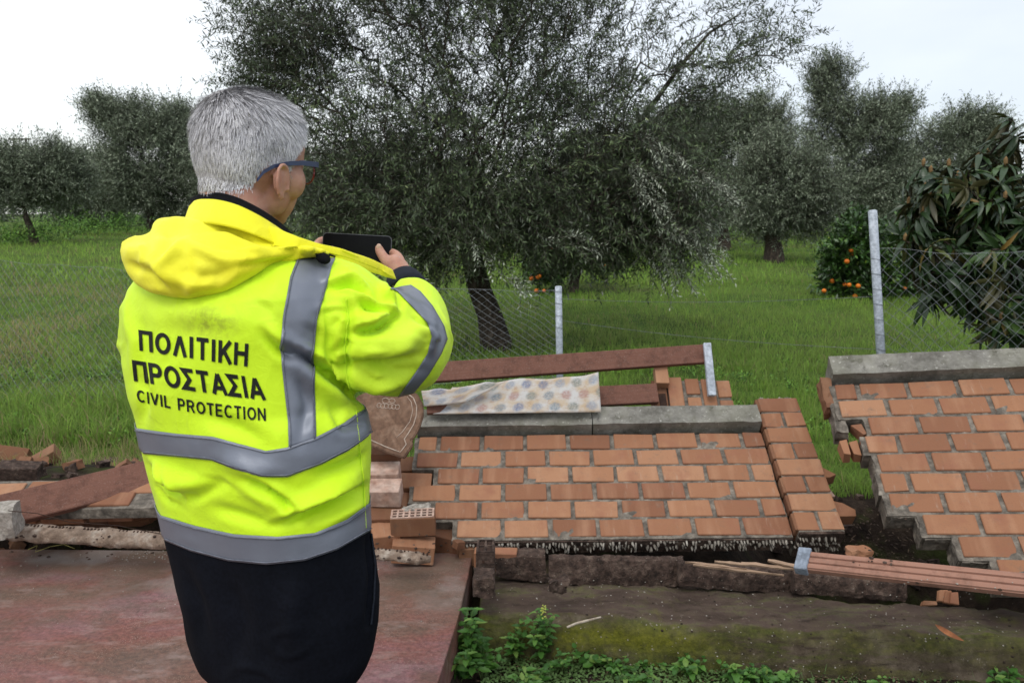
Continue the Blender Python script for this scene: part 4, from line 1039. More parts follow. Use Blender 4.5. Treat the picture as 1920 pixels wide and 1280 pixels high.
# one long bare limb reaching into the sky at its upper right
mt = bpy.data.objects['olive_tree']; mb = Vector(mt.location)
q = [W(1120, 330, 9.8), W(1180, 255, 9.9), W(1225, 195, 10), W(1275, 125, 10), W(1330, 62, 10.1), W(1390, 25, 10.1)]
obj('limb', tube_mesh('limb', [p-mb for p in q], [.05, .042, .034, .027, .018, .008], 8), M_bark, mt)

# distant olive trees: (label, base px, trunk px, lobes, n, trunk radius)
def solveY(py):
    for Y in np.arange(8, 80, .05):
        if WY(960, py, Y).z <= float(gheight(0, Y)): return Y
    return 60.0
def far_olive(label, bx, by, trunk_px, lobes, nt, seed, tr=.2, twigs=10, leaf=.12, K=13, ddm=1.0, mat=None, Yoff=0):
    Y = solveY(by)+Yoff; base = WY(bx, by, Y); Z = Y*cP+.3
    base = Vector((base.x, base.y, float(gheight(base.x, base.y))))
    far = Z/24
    lb = [(x, y, rx, ry, rx*Z/FPX*.8*ddm, w, 0) for (x, y, rx, ry, w) in lobes]
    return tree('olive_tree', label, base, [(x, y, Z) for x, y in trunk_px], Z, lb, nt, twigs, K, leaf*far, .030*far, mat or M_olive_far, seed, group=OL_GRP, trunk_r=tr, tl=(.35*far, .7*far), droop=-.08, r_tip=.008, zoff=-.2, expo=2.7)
far_olive('round crowned olive tree with stout forked trunk, left of the orange bush', 1452, 492, [(1450, 455), (1440, 430)], [(1470, 350, 85, 75, 2.4), (1440, 400, 60, 40, 1), (1520, 390, 45, 45, .8), (1440, 300, 40, 40, .5)], 420, 31, .27)
far_olive('shaded olive tree with thin dark trunk at the edge of the big central tree', 1358, 470, [(1358, 440), (1352, 415)], [(1350, 290, 75, 80, 2), (1380, 240, 60, 45, 1), (1340, 380, 60, 40, 1), (1430, 250, 55, 60, 1.0)], 420, 32, .22)
far_olive('tallest grove olive tree with a separate tuft at its top, right of centre', 1578, 452, [(1578, 425), (1580, 395)], [(1600, 270, 85, 80, 2.2), (1560, 155, 38, 30, .5), (1555, 200, 40, 45, .5), (1650, 230, 50, 45, .6), (1690, 210, 30, 18, .18), (1600, 360, 110, 50, 1.6), (1660, 320, 60, 60, 1)], 560, 33, .3)
far_olive('pale grey green olive tree behind the loquat leaves at the right', 1770, 440, [(1770, 410), (1775, 380)], [(1790, 275, 85, 48, 2), (1830, 250, 60, 40, 1), (1740, 320, 80, 50, 1.5), (1850, 330, 60, 60, 1), (1700, 370, 60, 50, .8)], 420, 34, .25, Yoff=6)
far_olive('olive tree seen between the big central tree and the thin trunked one', 1262, 452, [(1262, 425), (1268, 400)], [(1290, 300, 60, 70, 1.5), (1230, 350, 70, 70, 1.5), (1300, 240, 45, 40, .5)], 260, 36, .2, Yoff=3)
far_olive('dark olive tree hidden low behind the central crown', 1130, 462, [(1130, 430), (1125, 400)], [(1120, 340, 90, 90, 1.5), (1180, 390, 80, 50, 1.0), (1020, 400, 90, 50, 1.0)], 260, 37, .2)
far_olive('small low olive tree with curved trunk at the left picture edge', 66, 455, [(58, 430), (48, 405)], [(40, 335, 75, 50, 2), (105, 330, 55, 45, 1.2), (0, 320, 40, 40, .8), (95, 285, 25, 15, .12)], 420, 38, .16)
far_olive('tall broad olive tree on the left, right beside the grey haired head', 282, 432, [(284, 410), (275, 385)], [(290, 270, 95, 65, 2.2), (225, 225, 55, 33, .9), (320, 240, 55, 40, .8), (270, 340, 100, 55, 1.8), (350, 330, 60, 70, 1), (190, 205, 25, 16, .15)], 620, 39, .26)
far_olive('dark olive tree between the two left hand trees', 172, 428, [(172, 410), (170, 390)], [(170, 345, 65, 45, 2), (130, 370, 55, 30, 1), (200, 385, 50, 30, .8)], 300, 40, .2, Yoff=4)
far_olive('olive tree behind the shoulder of the man, low in the grove', 420, 440, [(420, 415), (425, 400)], [(430, 340, 90, 70, 2), (520, 360, 80, 60, 1)], 260, 41, .2, Yoff=4)
far_olive('grove olive tree half hidden behind the lower right of the central crown', 700, 445, [(700, 420), (705, 400)], [(700, 350, 110, 70, 2), (830, 370, 90, 60, 1.4), (600, 350, 80, 60, 1)], 340, 42, .2, Yoff=6)
far_olive('farthest grove olive tree behind the fence post', 1665, 437, [(1665, 415), (1660, 395)], [(1660, 370, 90, 45, 2), (1750, 380, 70, 40, 1)], 260, 43, .2, Yoff=14)
# far hedge line closing the grove
def hedge():
    g = np.random.default_rng(77); n = 5200; x = g.uniform(-62, 62, n); z = g.random(n)**.8*(2.1+.5*np.sin(x*.31)+.4*np.sin(x*.83+2)); y = 66+g.normal(0, 1.2, n)
    O = np.c_[x, y, z+1.0]; D = unit(g.normal(0, 1, (n, 3))+[0, 0, .4]); V, Fc, P = leaves_np(O, D, g.uniform(.8, 1.5, n), 9, .42, .16, g, .1)
    a = np.clip(g.normal(.4, .25, n*9), 0, 1).repeat(4)
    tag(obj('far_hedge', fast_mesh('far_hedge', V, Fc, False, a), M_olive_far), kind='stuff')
hedge()
def brush(name, spots, seed, leaf, mat, h):
    g = np.random.default_rng(seed); O = []
    for (px, py, rx, n, hh) in spots:
        Y = solveY(py); c = WY(px, py, Y)
        for i in range(n):
            x = c.x+g.normal(0, rx*Y/FPX*.5); y = c.y+g.normal(0, .7); O.append((x, y, float(gheight(x, y))+abs(g.normal(0, hh*.5))))
    O = np.array(O); n = len(O); D = unit(g.normal(0, .7, (n, 3))+[0, 0, 1]); V, Fc, P = leaves_np(O, D, g.uniform(.15, .4, n)*h, 8, leaf, leaf*.4, g, .1)
    tag(obj(name, fast_mesh(name, V, Fc, False, np.clip(g.normal(.5, .25, n*8), 0, 1).repeat(4)), mat), kind='stuff')
M_brush = leaf_material('bright_undergrowth', [(0, (.04, .10, .014)), (.5, (.09, .21, .025)), (1, (.18, .33, .045))], (.06, .11, .03), .6, .3)
brush('undergrowth', [(40, 455, 90, 260, .5), (150, 440, 130, 420, .7), (240, 425, 120, 420, .8), (330, 428, 90, 260, .8), (1290, 442, 120, 300, .5), (1400, 440, 120, 300, .5), (1560, 436, 150, 300, .5)], 8, .13, M_brush, 1.6)

# orange bushes with fruit
M_orange = mottled('orange_peel', [(.3, (.55, .12, .010)), (.7, (.72, .20, .015))], 8, 3, .45, .3, 300, .001, rnd=True)
def orange_tree(label, bx, by, trunk_px, lobes, nt, fruits, seed, grp='orange trees', tr=.07):
    Y = solveY(by); base = WY(bx, by, Y); base.z = float(gheight(base.x, base.y)); Z = Y*cP+.25
    lb = [(x, y, rx, ry, rx*Z/FPX*.7, w, 0) for (x, y, rx, ry, w) in lobes]
    t = tree('orange_tree', label, base, [(x, y, Z) for x, y in trunk_px], Z, lb, nt, 5, 9, .11, .05, M_citrus, seed, group=grp, trunk_r=tr, tl=(.15, .32), droop=.1, r_tip=.005)
    me = None; r = random.Random(seed)
    for (x, y) in fruits:
        if me is None:
            bm = bmesh.new(); bmesh.ops.create_icosphere(bm, subdivisions=2, radius=.043)
            for v in bm.verts: v.co.z *= .93
            me = bm_mesh('orange', bm, True); me.materials.append(M_orange)
        o = obj('orange', me, None, t, W(x, y, Z-r.uniform(.15, .5))-base); o.scale = [r.uniform(.85, 1.15)]*3
    return t
orange_tree('low orange bush with ripe fruit just left of the grey fence post', 1600, 562, [(1602, 540), (1604, 515)], [(1610, 470, 55, 50, 2), (1590, 520, 45, 35, 1.4), (1650, 510, 30, 45, .8), (1598, 425, 18, 22, .2)], 300,
            [(1598, 478), (1560, 527), (1584, 534), (1592, 534), (1609, 536), (1603, 555), (1596, 470), (1545, 545), (1588, 490)], 51)
orange_tree('orange tree with fruit right of the grey fence post under the loquat', 1700, 556, [(1702, 530), (1706, 505)], [(1700, 470, 45, 45, 1.5), (1740, 500, 40, 40, 1.2), (1690, 520, 30, 25, .6)], 220,
            [(1660, 520), (1669, 518), (1674, 521), (1696, 540), (1723, 494), (1722, 526), (1728, 529), (1752, 506), (1727, 508), (1757, 510), (1736, 498)], 52)
orange_tree('shaded orange tree with slanting dark trunk beneath the central olive crown', 1072, 552, [(1078, 525), (1088, 495)], [(1080, 450, 70, 50, 2), (1030, 490, 45, 45, 1.2), (1130, 470, 40, 35, 1)], 320,
            [(996, 522), (1008, 520), (1011, 518), (1033, 466), (1020, 545), (1006, 545), (1065, 480), (1136, 497)], 53, tr=.1)

# loquat at the right edge: long leaves in whorls
def loquat():
    g = np.random.default_rng(9); Z = 7.3; base = Vector((WY(1905, 700, 7.4).x, 7.4, -.12))
    root = empty('loquat_tree', 'loquat tree with long drooping dark leaves at the right picture edge', 'tree', base); root.matrix_basis = Matrix.Translation(base)
    lob = [(1790, 370, 85, 60, .5, 2.0, 0), (1870, 420, 90, 90, .6, 2.4, 0), (1820, 500, 80, 70, .5, 1.8, 0), (1900, 290, 45, 85, .4, 1.0, .1), (1880, 560, 70, 70, .5, 1.6, 0), (1960, 450, 80, 170, .6, 2.0, .2), (1750, 340, 40, 30, .4, .5, 0), (1730, 430, 42, 85, .3, 1.2, 0), (1760, 520, 50, 50, .3, .7, 0), (1840, 330, 60, 50, .4, .9, 0), (1905, 610, 45, 25, .3, .5, 0)]
    T = crown_targets(lob, Z, 330, g); b = np.array(base)
    trunk = [b+[0, 0, -.1], b+[.05, 0, .35], b+[.0, .05, .7], b+[-.05, .05, 1.0]]
    A, B, ra, rb_ = grow(trunk, T, g, r_tip=.009, rt=.075); big = ra > .035
    V, Fc = tubes_np(A[big]-b, B[big]-b, ra[big], rb_[big], 10); obj('trunk', fast_mesh('trunk', V, Fc, True), M_bark, root)
    V, Fc = tubes_np(A[~big]-b, B[~big]-b, ra[~big], rb_[~big], 5); obj('branches', fast_mesh('branches', V, Fc, True), M_bark, root)
    Ml = leaf_material('loquat_leaves', [(0, (.012, .030, .008)), (.5, (.028, .062, .015)), (.84, (.06, .11, .025)), (.95, (.12, .09, .025)), (1, (.20, .12, .03))], (.075, .070, .030), .38, .5, attr=False)
    Mt_ = mottled('loquat_buds', [(.3, (.12, .07, .03)), (.7, (.24, .15, .06))], 20)
    mes = []
    for v_ in range(3):
        n = 7; L = .185; V = []; Fc = []
        for i in range(n+1):
            s_ = i/n; w = .052*math.sin(math.pi*(s_*.96+.02))**.8; z = -.09*(1+v_*.6)*s_**2; wob = .004*(-1)**i
            V += [(s_*L, -w/2, z+.012+wob), (s_*L, 0, z), (s_*L, w/2, z+.012-wob)]
        for i in range(n): a = i*3; Fc += [(a, a+3, a+4, a+1), (a+1, a+4, a+5, a+2)]
        me = mesh('leaf', V, Fc, True); me.materials.append(Ml); mes.append(me)
    mats = []
    for p in T:
        ax_ = unit((p-T.mean(0))*np.array([.6, .6, .5])+g.normal(0, .4, 3)+[0, 0, .5]); ax_v = Vector(ax_)
        for k in range(g.integers(8, 12)):
            th = k*2.4+g.uniform(-.3, .3); e = ax_v.orthogonal().normalized(); e = Matrix.Rotation(th, 3, ax_v) @ e
            d = (e*.95+ax_v*g.uniform(-.25, .55)+Vector((0, 0, -.28))).normalized(); sc_ = g.uniform(.6, 1.15)
            m_ = basis(Vector(p)-base+ax_v*g.uniform(-.05, .02), d, ax_v+Vector((0, 0, .4))) @ Matrix.Diagonal((sc_, sc_, sc_, 1)); mats.append((m_, int(g.integers(3))))
    # the ones that show largest (nearest to the camera side and inside the frame) stay single parts
    def score(m_):
        x, y, Zc = proj(np.array(m_[0].translation+base)[None]); inside = (x[0] < 1930) and (y[0] < 680); return (0 if inside else 5)+Zc[0]
    mats.sort(key=score)
    for m_, v_ in mats[:290]:
        o = bpy.data.objects.new('leaf', mes[v_]); COL.objects.link(o); o.parent = root; o.matrix_basis = m_
    V = []; Fc = []
    for m_, v_ in mats[290:]:
        n0 = len(V); V += [m_ @ v.co for v in mes[v_].vertices]; Fc += [tuple(n0+i for i in p.vertices) for p in mes[v_].polygons]
    tag(obj('foliage', mesh('foliage', V, Fc, True), Ml, root), kind='stuff')
    bm = bmesh.new()
    for p in T[:60]:
        bmesh.ops.create_icosphere(bm, subdivisions=1, radius=1, matrix=Matrix.Translation(Vector(p)-base+Vector((0, 0, .04))) @ Matrix.Diagonal((.02, .02, .045, 1)))
    tag(obj('flower_buds', bm_mesh('flower_buds', bm), Mt_, root), kind='stuff')
loquat()
# far power line poles at the left
pp = loc_empty('utility_pole', 'twin pole power line support on the skyline at the far left', 'utility pole', WY(37, 400, 110))
for x in (26, 49):
    o = obj('pole', tube_mesh('pole', [WY(x-2, 420, 110)-pp.location, WY(x, 258, 110)-pp.location], [.16, .12], 8), M_twig, pp)
for y in (261, 276):
    o = obj('crossarm', bm_mesh('crossarm', box_bm(-1.5, 1.5, -.08, .08, -.1, .1)), M_twig, pp, WY(37, y, 109.8)-pp.location)

# ---------------------------------------------------------------- grass
def grass(name, n, xr, yr, h, wid, seed, label=None, mask=None, ypow=1.0, dry=.0):
    g = np.random.default_rng(seed); u = g.random(n)**ypow; y = yr[0]+(yr[1]-yr[0])*u
    half = y*.70+.6; x = g.uniform(-1, 1, n)*half
    if xr is not None: x = g.uniform(xr[0], xr[1], n)
    k = np.ones(n, bool)
    if mask is not None: k = mask(x, y)
    x, y = x[k], y[k]; n = len(x)
    pat = np.array([noise.noise(Vector((a*.9, b*.9, 1.7))) for a, b in zip(x, y)])
    tuft = np.array([noise.noise(Vector((a*4.5, b*4.5, 5.1))) for a, b in zip(x, y)])
    keep = g.random(n) < np.clip(.75+tuft*1.1, .12, 1); x, y, pat, tuft = x[keep], y[keep], pat[keep], tuft[keep]; n = len(x)
    z = gheight(x, y)
    H = h*g.uniform(.5, 1.25, n)*(1+.55*pat+.5*tuft); sc_ = 1.0
    az = g.uniform(0, 2*np.pi, n); ln = g.uniform(.1, .75, n)*H
    face = g.uniform(0, np.pi, n); wv = np.c_[np.cos(face), np.sin(face), np.zeros(n)]*wid*g.uniform(.6, 1.3, (n, 1))
    B = np.c_[x, y, z-.01]; dl_ = np.c_[np.cos(az)*ln, np.sin(az)*ln, np.zeros(n)]; up_ = np.c_[np.zeros(n), np.zeros(n), H]
    M1 = B+up_*.55+dl_*.3; Tp = B+up_*np.clip(1-.35*(ln/H)[:, None], .5, 1)+dl_
    V = np.stack([B-wv/2, B+wv/2, M1+wv*.4, M1-wv*.4, Tp], 1).reshape(-1, 3)
    i0 = np.arange(n)[:, None]*5
    Fc = np.concatenate([i0+np.array([[0, 1, 2]]), i0+np.array([[0, 2, 3]]), i0+np.array([[3, 2, 4]])])
    a = np.clip(.45+pat*.5+g.normal(0, .2, n), 0, .93); pd = np.array([noise.noise(Vector((a_*.35+3, b_*.28, 9))) for a_, b_ in zip(x, y)]); a = np.clip(a+.35*tuft, 0, .93); a = np.where(g.random(n) < dry+.12*(pat < -.25)+.7*np.clip((pd+.02)*3, 0, 1)*(x < -1.5)*(y > 6.5)*(y < 17), g.uniform(.94, 1, n), a)
    tag(obj(name, fast_mesh(name, V, Fc, False, a.repeat(5)), M_grass), kind='stuff')
M_grass = leaf_material('meadow_grass', [(0, (.042, .105, .010)), (.4, (.105, .245, .022)), (.75, (.20, .39, .038)), (.93, (.30, .47, .07)), (.95, (.28, .22, .10)), (1, (.36, .30, .17))], (.15, .27, .036), .6, .2, transl=.35)
def meadow_weeds(n, yr, seed, sz):
    g = np.random.default_rng(seed); y = g.uniform(*yr, n); x = g.uniform(-1, 1, n)*(y*.7+.5); k = m_near(x, y)&(np.array([noise.noise(Vector((a*1.1, b*1.1, 3))) for a, b in zip(x, y)]) > -.02); x, y = x[k], y[k]; n = len(x)
    O = np.c_[x, y, gheight(x, y)+g.uniform(0, .05, n)]; D = unit(g.normal(0, .6, (n, 3))+[0, 0, .8]); V, Fc, P = leaves_np(O, D, g.uniform(.05, .13, n), 7, sz, sz*.42, g, .3)
    tag(obj('meadow_weeds', fast_mesh('meadow_weeds', V, Fc, False, np.clip(g.normal(.55, .25, n*7), 0, 1).repeat(4)), M_brush), kind='stuff')
def m_near(x, y): return ~((x < -.9) & (y < 5.35)) & ~((np.abs(x-1.95) < .72) & (y < 4.5)) & (y > 4.15-.12*np.clip(x, 0, 3)) 
grass('grass', 150000, None, (3.9, 8.5), .095, .0055, 1, mask=m_near, ypow=1.2, dry=.03)
meadow_weeds(6000, (4.0, 9), 31, .035)
grass('grass', 100000, None, (8.5, 17), .115, .010, 2, ypow=1.3, dry=.03)
grass('grass', 70000, None, (17, 50), .16, .026, 3, ypow=1.4, dry=.02)
grass('tall_grass', 15000, (-5, -1.2), (5.35, 6.7), .19, .007, 4, dry=.08)
grass('tall_grass', 5000, (-.5, 5), (5.5, 10.5), .2, .007, 14, dry=.05)
grass('dead_grass', 9000, (-4.2, -1.0), (4.55, 5.6), .12, .0042, 5, dry=.85)
# ================================================================ the man
person = loc_empty('person', 'grey haired man in a yellow high visibility jacket photographing with his back to us', 'person', (-.46, 1.5, 0))
PM = person.matrix_basis.inverted()
def adopt(o, par=None):
    "place an object whose mesh is in world coordinates under the person (or under a part of it)"
    par = par or person; o.parent = par
    inv = Matrix.Identity(4); q = par
    while q is not None: inv = q.matrix_basis.inverted() @ inv if False else inv @ Matrix.Identity(4); q = q.parent
    o.matrix_basis = PM if par is person else Matrix.Identity(4)
    return o
def pobj(name, me, mat, par=None): return adopt(obj(name, me, mat), par)

def sweep_ell(P, X, Y, A, B, ns=28, power=2.0):
    "loft of superellipses; P centres, X/Y unit axes, A/B half sizes"
    V = []; Fc = []
    for p, x, y, a, b in zip(P, X, Y, A, B):
        for k in range(ns):
            th = 2*math.pi*k/ns; c, s = math.cos(th), math.sin(th)
            V.append(Vector(p)+Vector(x)*(a*math.copysign(abs(c)**(2/power), c))+Vector(y)*(b*math.copysign(abs(s)**(2/power), s)))
    n = len(P)
    Fc = [(i*ns+k, i*ns+(k+1) % ns, (i+1)*ns+(k+1) % ns, (i+1)*ns+k) for i in range(n-1) for k in range(ns)]
    Fc += [tuple(range(ns))[::-1], tuple((n-1)*ns+k for k in range(ns))]
    return V, Fc
def limb(pts, radii, ns=20, flat=1.0):
    "smooth tapered limb with rounded ends"
    pts = [Vector(p) for p in pts]; n = 6*(len(pts)-1); P = []; R_ = []
    def cat(i, t):
        p0, p1, p2, p3 = (pts[max(0, i-1)], pts[i], pts[i+1], pts[min(len(pts)-1, i+2)])
        return .5*((2*p1)+(p2-p0)*t+(2*p0-5*p1+4*p2-p3)*t*t+(3*p1-p0-3*p2+p3)*t**3)
    for i in range(len(pts)-1):
        for k in range(6):
            t = k/6; P.append(cat(i, t)); R_.append(radii[i]*(1-t)+radii[i+1]*t)
    P.append(pts[-1]); R_.append(radii[-1])
    d0 = (P[0]-P[1]).normalized(); d1 = (P[-1]-P[-2]).normalized()
    pre = [(P[0]+d0*R_[0]*math.sin(a), R_[0]*math.cos(a)) for a in (1.4, 1.0, .5)]; post_ = [(P[-1]+d1*R_[-1]*math.sin(a), R_[-1]*math.cos(a)) for a in (.5, 1.0, 1.4)]
    P = [p for p, _ in pre]+P+[p for p, _ in post_]; R_ = [r for _, r in pre]+R_+[r for _, r in post_]
    X = []; Y = []; prev = None
    for i in range(len(P)):
        t = (P[min(i+1, len(P)-1)]-P[max(i-1, 0)]).normalized(); a = prev or (Vector((0, 0, 1)) if abs(t.z) < .8 else Vector((1, 0, 0)))
        x = (a-t*a.dot(t)).normalized(); prev = x; X.append(x); Y.append(t.cross(x))
    return sweep_ell(P, X, Y, R_, [r*flat for r in R_], ns)
def join_parts(parts):
    V = []; Fc = []
    for v, f in parts:
        n = len(V); V += list(v); Fc += [tuple(n+i for i in q) for q in f]
    return V, Fc
def remesh(parts, voxel, smooth_it=4, name='m'):
    V, Fc = join_parts(parts); me = mesh(name, V, Fc); bmx = bmesh.new(); bmx.from_mesh(me); bmesh.ops.recalc_face_normals(bmx, faces=bmx.faces); bmx.to_mesh(me); bmx.free()
    o = bpy.data.objects.new('tmp', me); COL.objects.link(o)
    m_ = o.modifiers.new('r', 'REMESH'); m_.mode = 'VOXEL'; m_.voxel_size = voxel; m_.use_smooth_shade = True
    if smooth_it: s_ = o.modifiers.new('s', 'SMOOTH'); s_.iterations = smooth_it; s_.factor = .5
    dg = bpy.context.evaluated_depsgraph_get(); out_ = bpy.data.meshes.new_from_object(o.evaluated_get(dg))
    bpy.data.objects.remove(o); bpy.data.meshes.remove(me); out_.name = name; out_.materials.clear(); return out_
def get_co(me):
    a = np.empty(len(me.vertices)*3, np.float32); me.vertices.foreach_get('co', a); return a.reshape(-1, 3).astype(float)
def set_co(me, a): me.vertices.foreach_set('co', a.astype(np.float32).ravel()); me.update()
def get_no(me):
    a = np.empty(len(me.vertices)*3, np.float32); me.vertices.foreach_get('normal', a); return a.reshape(-1, 3).astype(float)
def polydist(x, y, pl):
    best = np.full(len(x), 1e9); par = np.zeros(len(x)); side = np.zeros(len(x)); n = len(pl)-1
    for i in range(n):
        (x0, y0), (x1, y1) = pl[i], pl[i+1]; dx, dy = x1-x0, y1-y0; L2 = dx*dx+dy*dy
        t = np.clip(((x-x0)*dx+(y-y0)*dy)/L2, 0, 1); d = np.hypot(x-x0-t*dx, y-y0-t*dy); m_ = d < best
        best = np.where(m_, d, best); par = np.where(m_, (i+t)/n, par); side = np.where(m_, np.sign((x-x0)*dy-(y-y0)*dx), side)
    return best, par, side
def fold(me, creases, nz_amp=0.0, nz_scale=8, seed=0, front=True, mask=None, gain=1.0):
    """cloth folds: each crease is a stroke (points, half width in survey px, height m); height<0 is a groove.
    an optional 4th item 1 makes it a step (overlapping fold) instead of a round ridge"""
    co = get_co(me); no = get_no(me); x, y, Z = proj(co); vd = unit(np.array([0, 0, CAM_H])-co)
    facing = np.clip((no*vd).sum(1)*1.5+.3, 0, 1); h = np.zeros(len(co))
    for c in creases:
        pl, w, hh = c[:3]; d, t, s = polydist(x, y, pl); fade = np.sin(np.pi*np.clip(t, 0.03, .97))**.6
        if len(c) > 3: xs_ = s*d/w; h += abs(hh)*fade*(1.9*np.clip(xs_, -3, 3)*np.exp(-xs_**2*1.1)-.45*np.exp(-(xs_*1.8)**2))*np.sign(-hh)
        else: h += hh*fade*(np.exp(-(d/w)**2)-.35*np.exp(-(d/(2.2*w))**2))
    h *= facing*gain
    ed = np.empty(len(me.edges)*2, np.int32); me.edges.foreach_get('vertices', ed); ed = ed.reshape(-1, 2); dg_ = np.bincount(ed.ravel(), minlength=len(co)).astype(float)
    for _ in range(3):
        sm = np.bincount(ed[:, 0], h[ed[:, 1]], len(co))+np.bincount(ed[:, 1], h[ed[:, 0]], len(co)); h = .35*h+.65*sm/np.maximum(dg_, 1)
    if nz_amp:
        h += np.array([nz_amp*(noise.noise(Vector(p)*nz_scale+Vector((seed, 0, 0)))+.5*noise.noise(Vector((p[0]*nz_scale*2.6, p[1]*nz_scale*2.2, p[2]*nz_scale*1.6+seed)))) for p in co])
    if front == 2:      # short sharp wrinkles gathered in some places only
        w3 = np.array([max(0, noise.noise(Vector(p)*5.5+Vector((2, 7, 1))))*(max(0, 1-abs(noise.noise(Vector((p[0]*9+p[2]*6, p[1]*9, p[2]*15-p[0]*4))))*4.5)) for p in co]); h += .0075*w3
    if mask is not None: h *= mask(x, y, Z)
    set_co(me, co+no*h[:, None])

# ---------------------------------------------------------------- fabrics
def hivis_material(name, base, stain=None):
    t = NT(name); v = t.coord('Object')
    c = t.mix(t.noise(v, 6, 4), base, tuple(min(1, x*.9) for x in base))
    c = t.mix(t.rng(t.noise(v, 3.2, 5), .5, .75, 0, .22), c, (.84, .90, .16))
    c = t.mix(t.rng(t.noise(v, 11, 7, .75), .56, .72, 0, .16), c, tuple(x*.55 for x in base))
    if stain is not None:
        g_ = t.n('ShaderNodeVectorMath', {0: v, 1: stain}, operation='SUBTRACT'); g2 = t.n('ShaderNodeVectorMath', {0: g_.outputs[0], 1: (14, 6, 26)}, operation='MULTIPLY')
        ln_ = t.n('ShaderNodeVectorMath', {0: g2.outputs[0]}, operation='LENGTH').outputs['Value']
        k = t.math('MULTIPLY', t.rng(ln_, 1, .15), t.rng(t.noise(v, 60, 6, .7), .40, .62))
        c = t.mix(t.math('MULTIPLY', k, .62), c, (.22, .24, .03))
    v2 = t.coord('Object', (900, 900, 900))
    wv = t.n('ShaderNodeTexWave', {'Vector': v2, 'Scale': 1.0}, wave_type='BANDS', bands_direction='Z').outputs[0]
    h = t.math('ADD', t.math('MULTIPLY', wv, .15), t.noise(v, 90, 5, .6))
    r1 = t.math('ABSOLUTE', t.math('SUBTRACT', t.noise(t.coord('Object', (1, 1, .7)), 10, 2, .55, .6), .5)); r2 = t.math('ABSOLUTE', t.math('SUBTRACT', t.noise(v, 34, 3, .5, .4), .5))
    cr_ = t.math('ADD', t.math('MULTIPLY', t.rng(r1, 0, .07, 1, 0), t.rng(t.noise(v, 5, 3), .45, .62)), t.math('MULTIPLY', t.rng(r2, 0, .08, 1, 0), .2))
    return t.set(c, .62, normal=t.bump(h, .22, .0018, t.bump(cr_, .30, .004)), spec=.3, sheen=.08)
M_cuff = mottled('navy_fabric', [(.3, (.006, .008, .014)), (.7, (.012, .016, .026))], 8, 4, .8, .4, 120, .0015, spec=.25)
M_black = mottled('black_fleece', [(.3, (.004, .004, .005)), (.7, (.010, .010, .012))], 40, 4, .95, .8, 200, .003, spec=.15)
M_navy = mottled('navy_lower_fabric', [(.3, (.0022, .003, .005)), (.7, (.005, .006, .010))], 5, 5, .9, .3, 260, .001, spec=.10)
def reflective_material():
    t = NT('reflective_tape'); v = t.coord('Object')
    c = t.mix(t.noise(v, 14, 5, .6), (.150, .165, .205), (.215, .235, .275))
    return t.set(c, .42, normal=t.bump(t.noise(v, 70, 5), .25, .002), spec=.5, metal=.25)
M_tape = reflective_material()
M_stitch = mottled('tape_stitching', [(.3, (.12, .13, .16)), (.7, (.2, .21, .25))], 200)
M_print = mottled('black_print', [(.3, (.004, .005, .004)), (.7, (.012, .014, .01))], 60, rough=.7)

# ---------------------------------------------------------------- jacket shell
YAW = rad(-28)
bx = Vector((math.cos(YAW), math.sin(YAW), 0)); by = Vector((-math.sin(YAW), math.cos(YAW), 0))
rows_t = [(455, 400, 520), (470, 345, 585), (490, 305, 628), (520, 262, 655), (545, 243, 672), (580, 232, 676), (620, 228, 672), (680, 228, 664), (740, 240, 668), (765, 250, 690), (800, 258, 699), (835, 266, 700), (870, 273, 699), (930, 290, 697), (990, 306, 698), (1040, 318, 707), (1100, 331, 712), (1150, 343, 709), (1200, 349, 700), (1225, 356, 689), (1245, 366, 675), (1262, 383, 658), (1280, 405, 638), (1300, 450, 595)]
def torso_ring(py, xl, xr, ns=56):
    cx = (xl+xr)/2; Z0 = 1.5+.0*(py-800); c = W(cx, py, Z0); a = (xr-xl)/2/FPX*Z0*1.05; k = .66 if py > 540 else .66-.0015*(540-py)
    for it in range(3):
        V, _ = sweep_ell([c], [bx], [by], [a], [a*k], ns, 2.35); x, y, Z = proj(np.array(V)); w = x.max()-x.min(); a *= (xr-xl)/w; c += Vector(((xl+xr)/2-(x.max()+x.min())/2, 0, 0))/FPX*Z0
    return c, a, a*k
R3 = [torso_ring(*r_) for r_ in rows_t]
torso_part = sweep_ell([r_[0] for r_ in R3], [bx]*len(R3), [by]*len(R3), [r_[1] for r_ in R3], [r_[2] for r_ in R3], 56, 2.35)
slv = limb([W(560, 560, 1.47), W(622, 588, 1.46), W(690, 632, 1.46), W(752, 652, 1.52), W(782, 608, 1.63), W(778, 572, 1.71)], [.085, .100, .103, .093, .070, .058], 26)
slvL = limb([W(330, 570, 1.50), W(310, 640, 1.56), W(340, 700, 1.70), W(440, 620, 1.78), W(530, 530, 1.79)], [.08, .082, .075, .065, .05], 20)
jm = remesh([torso_part, slv, slvL], .0046, 6, 'jacket')
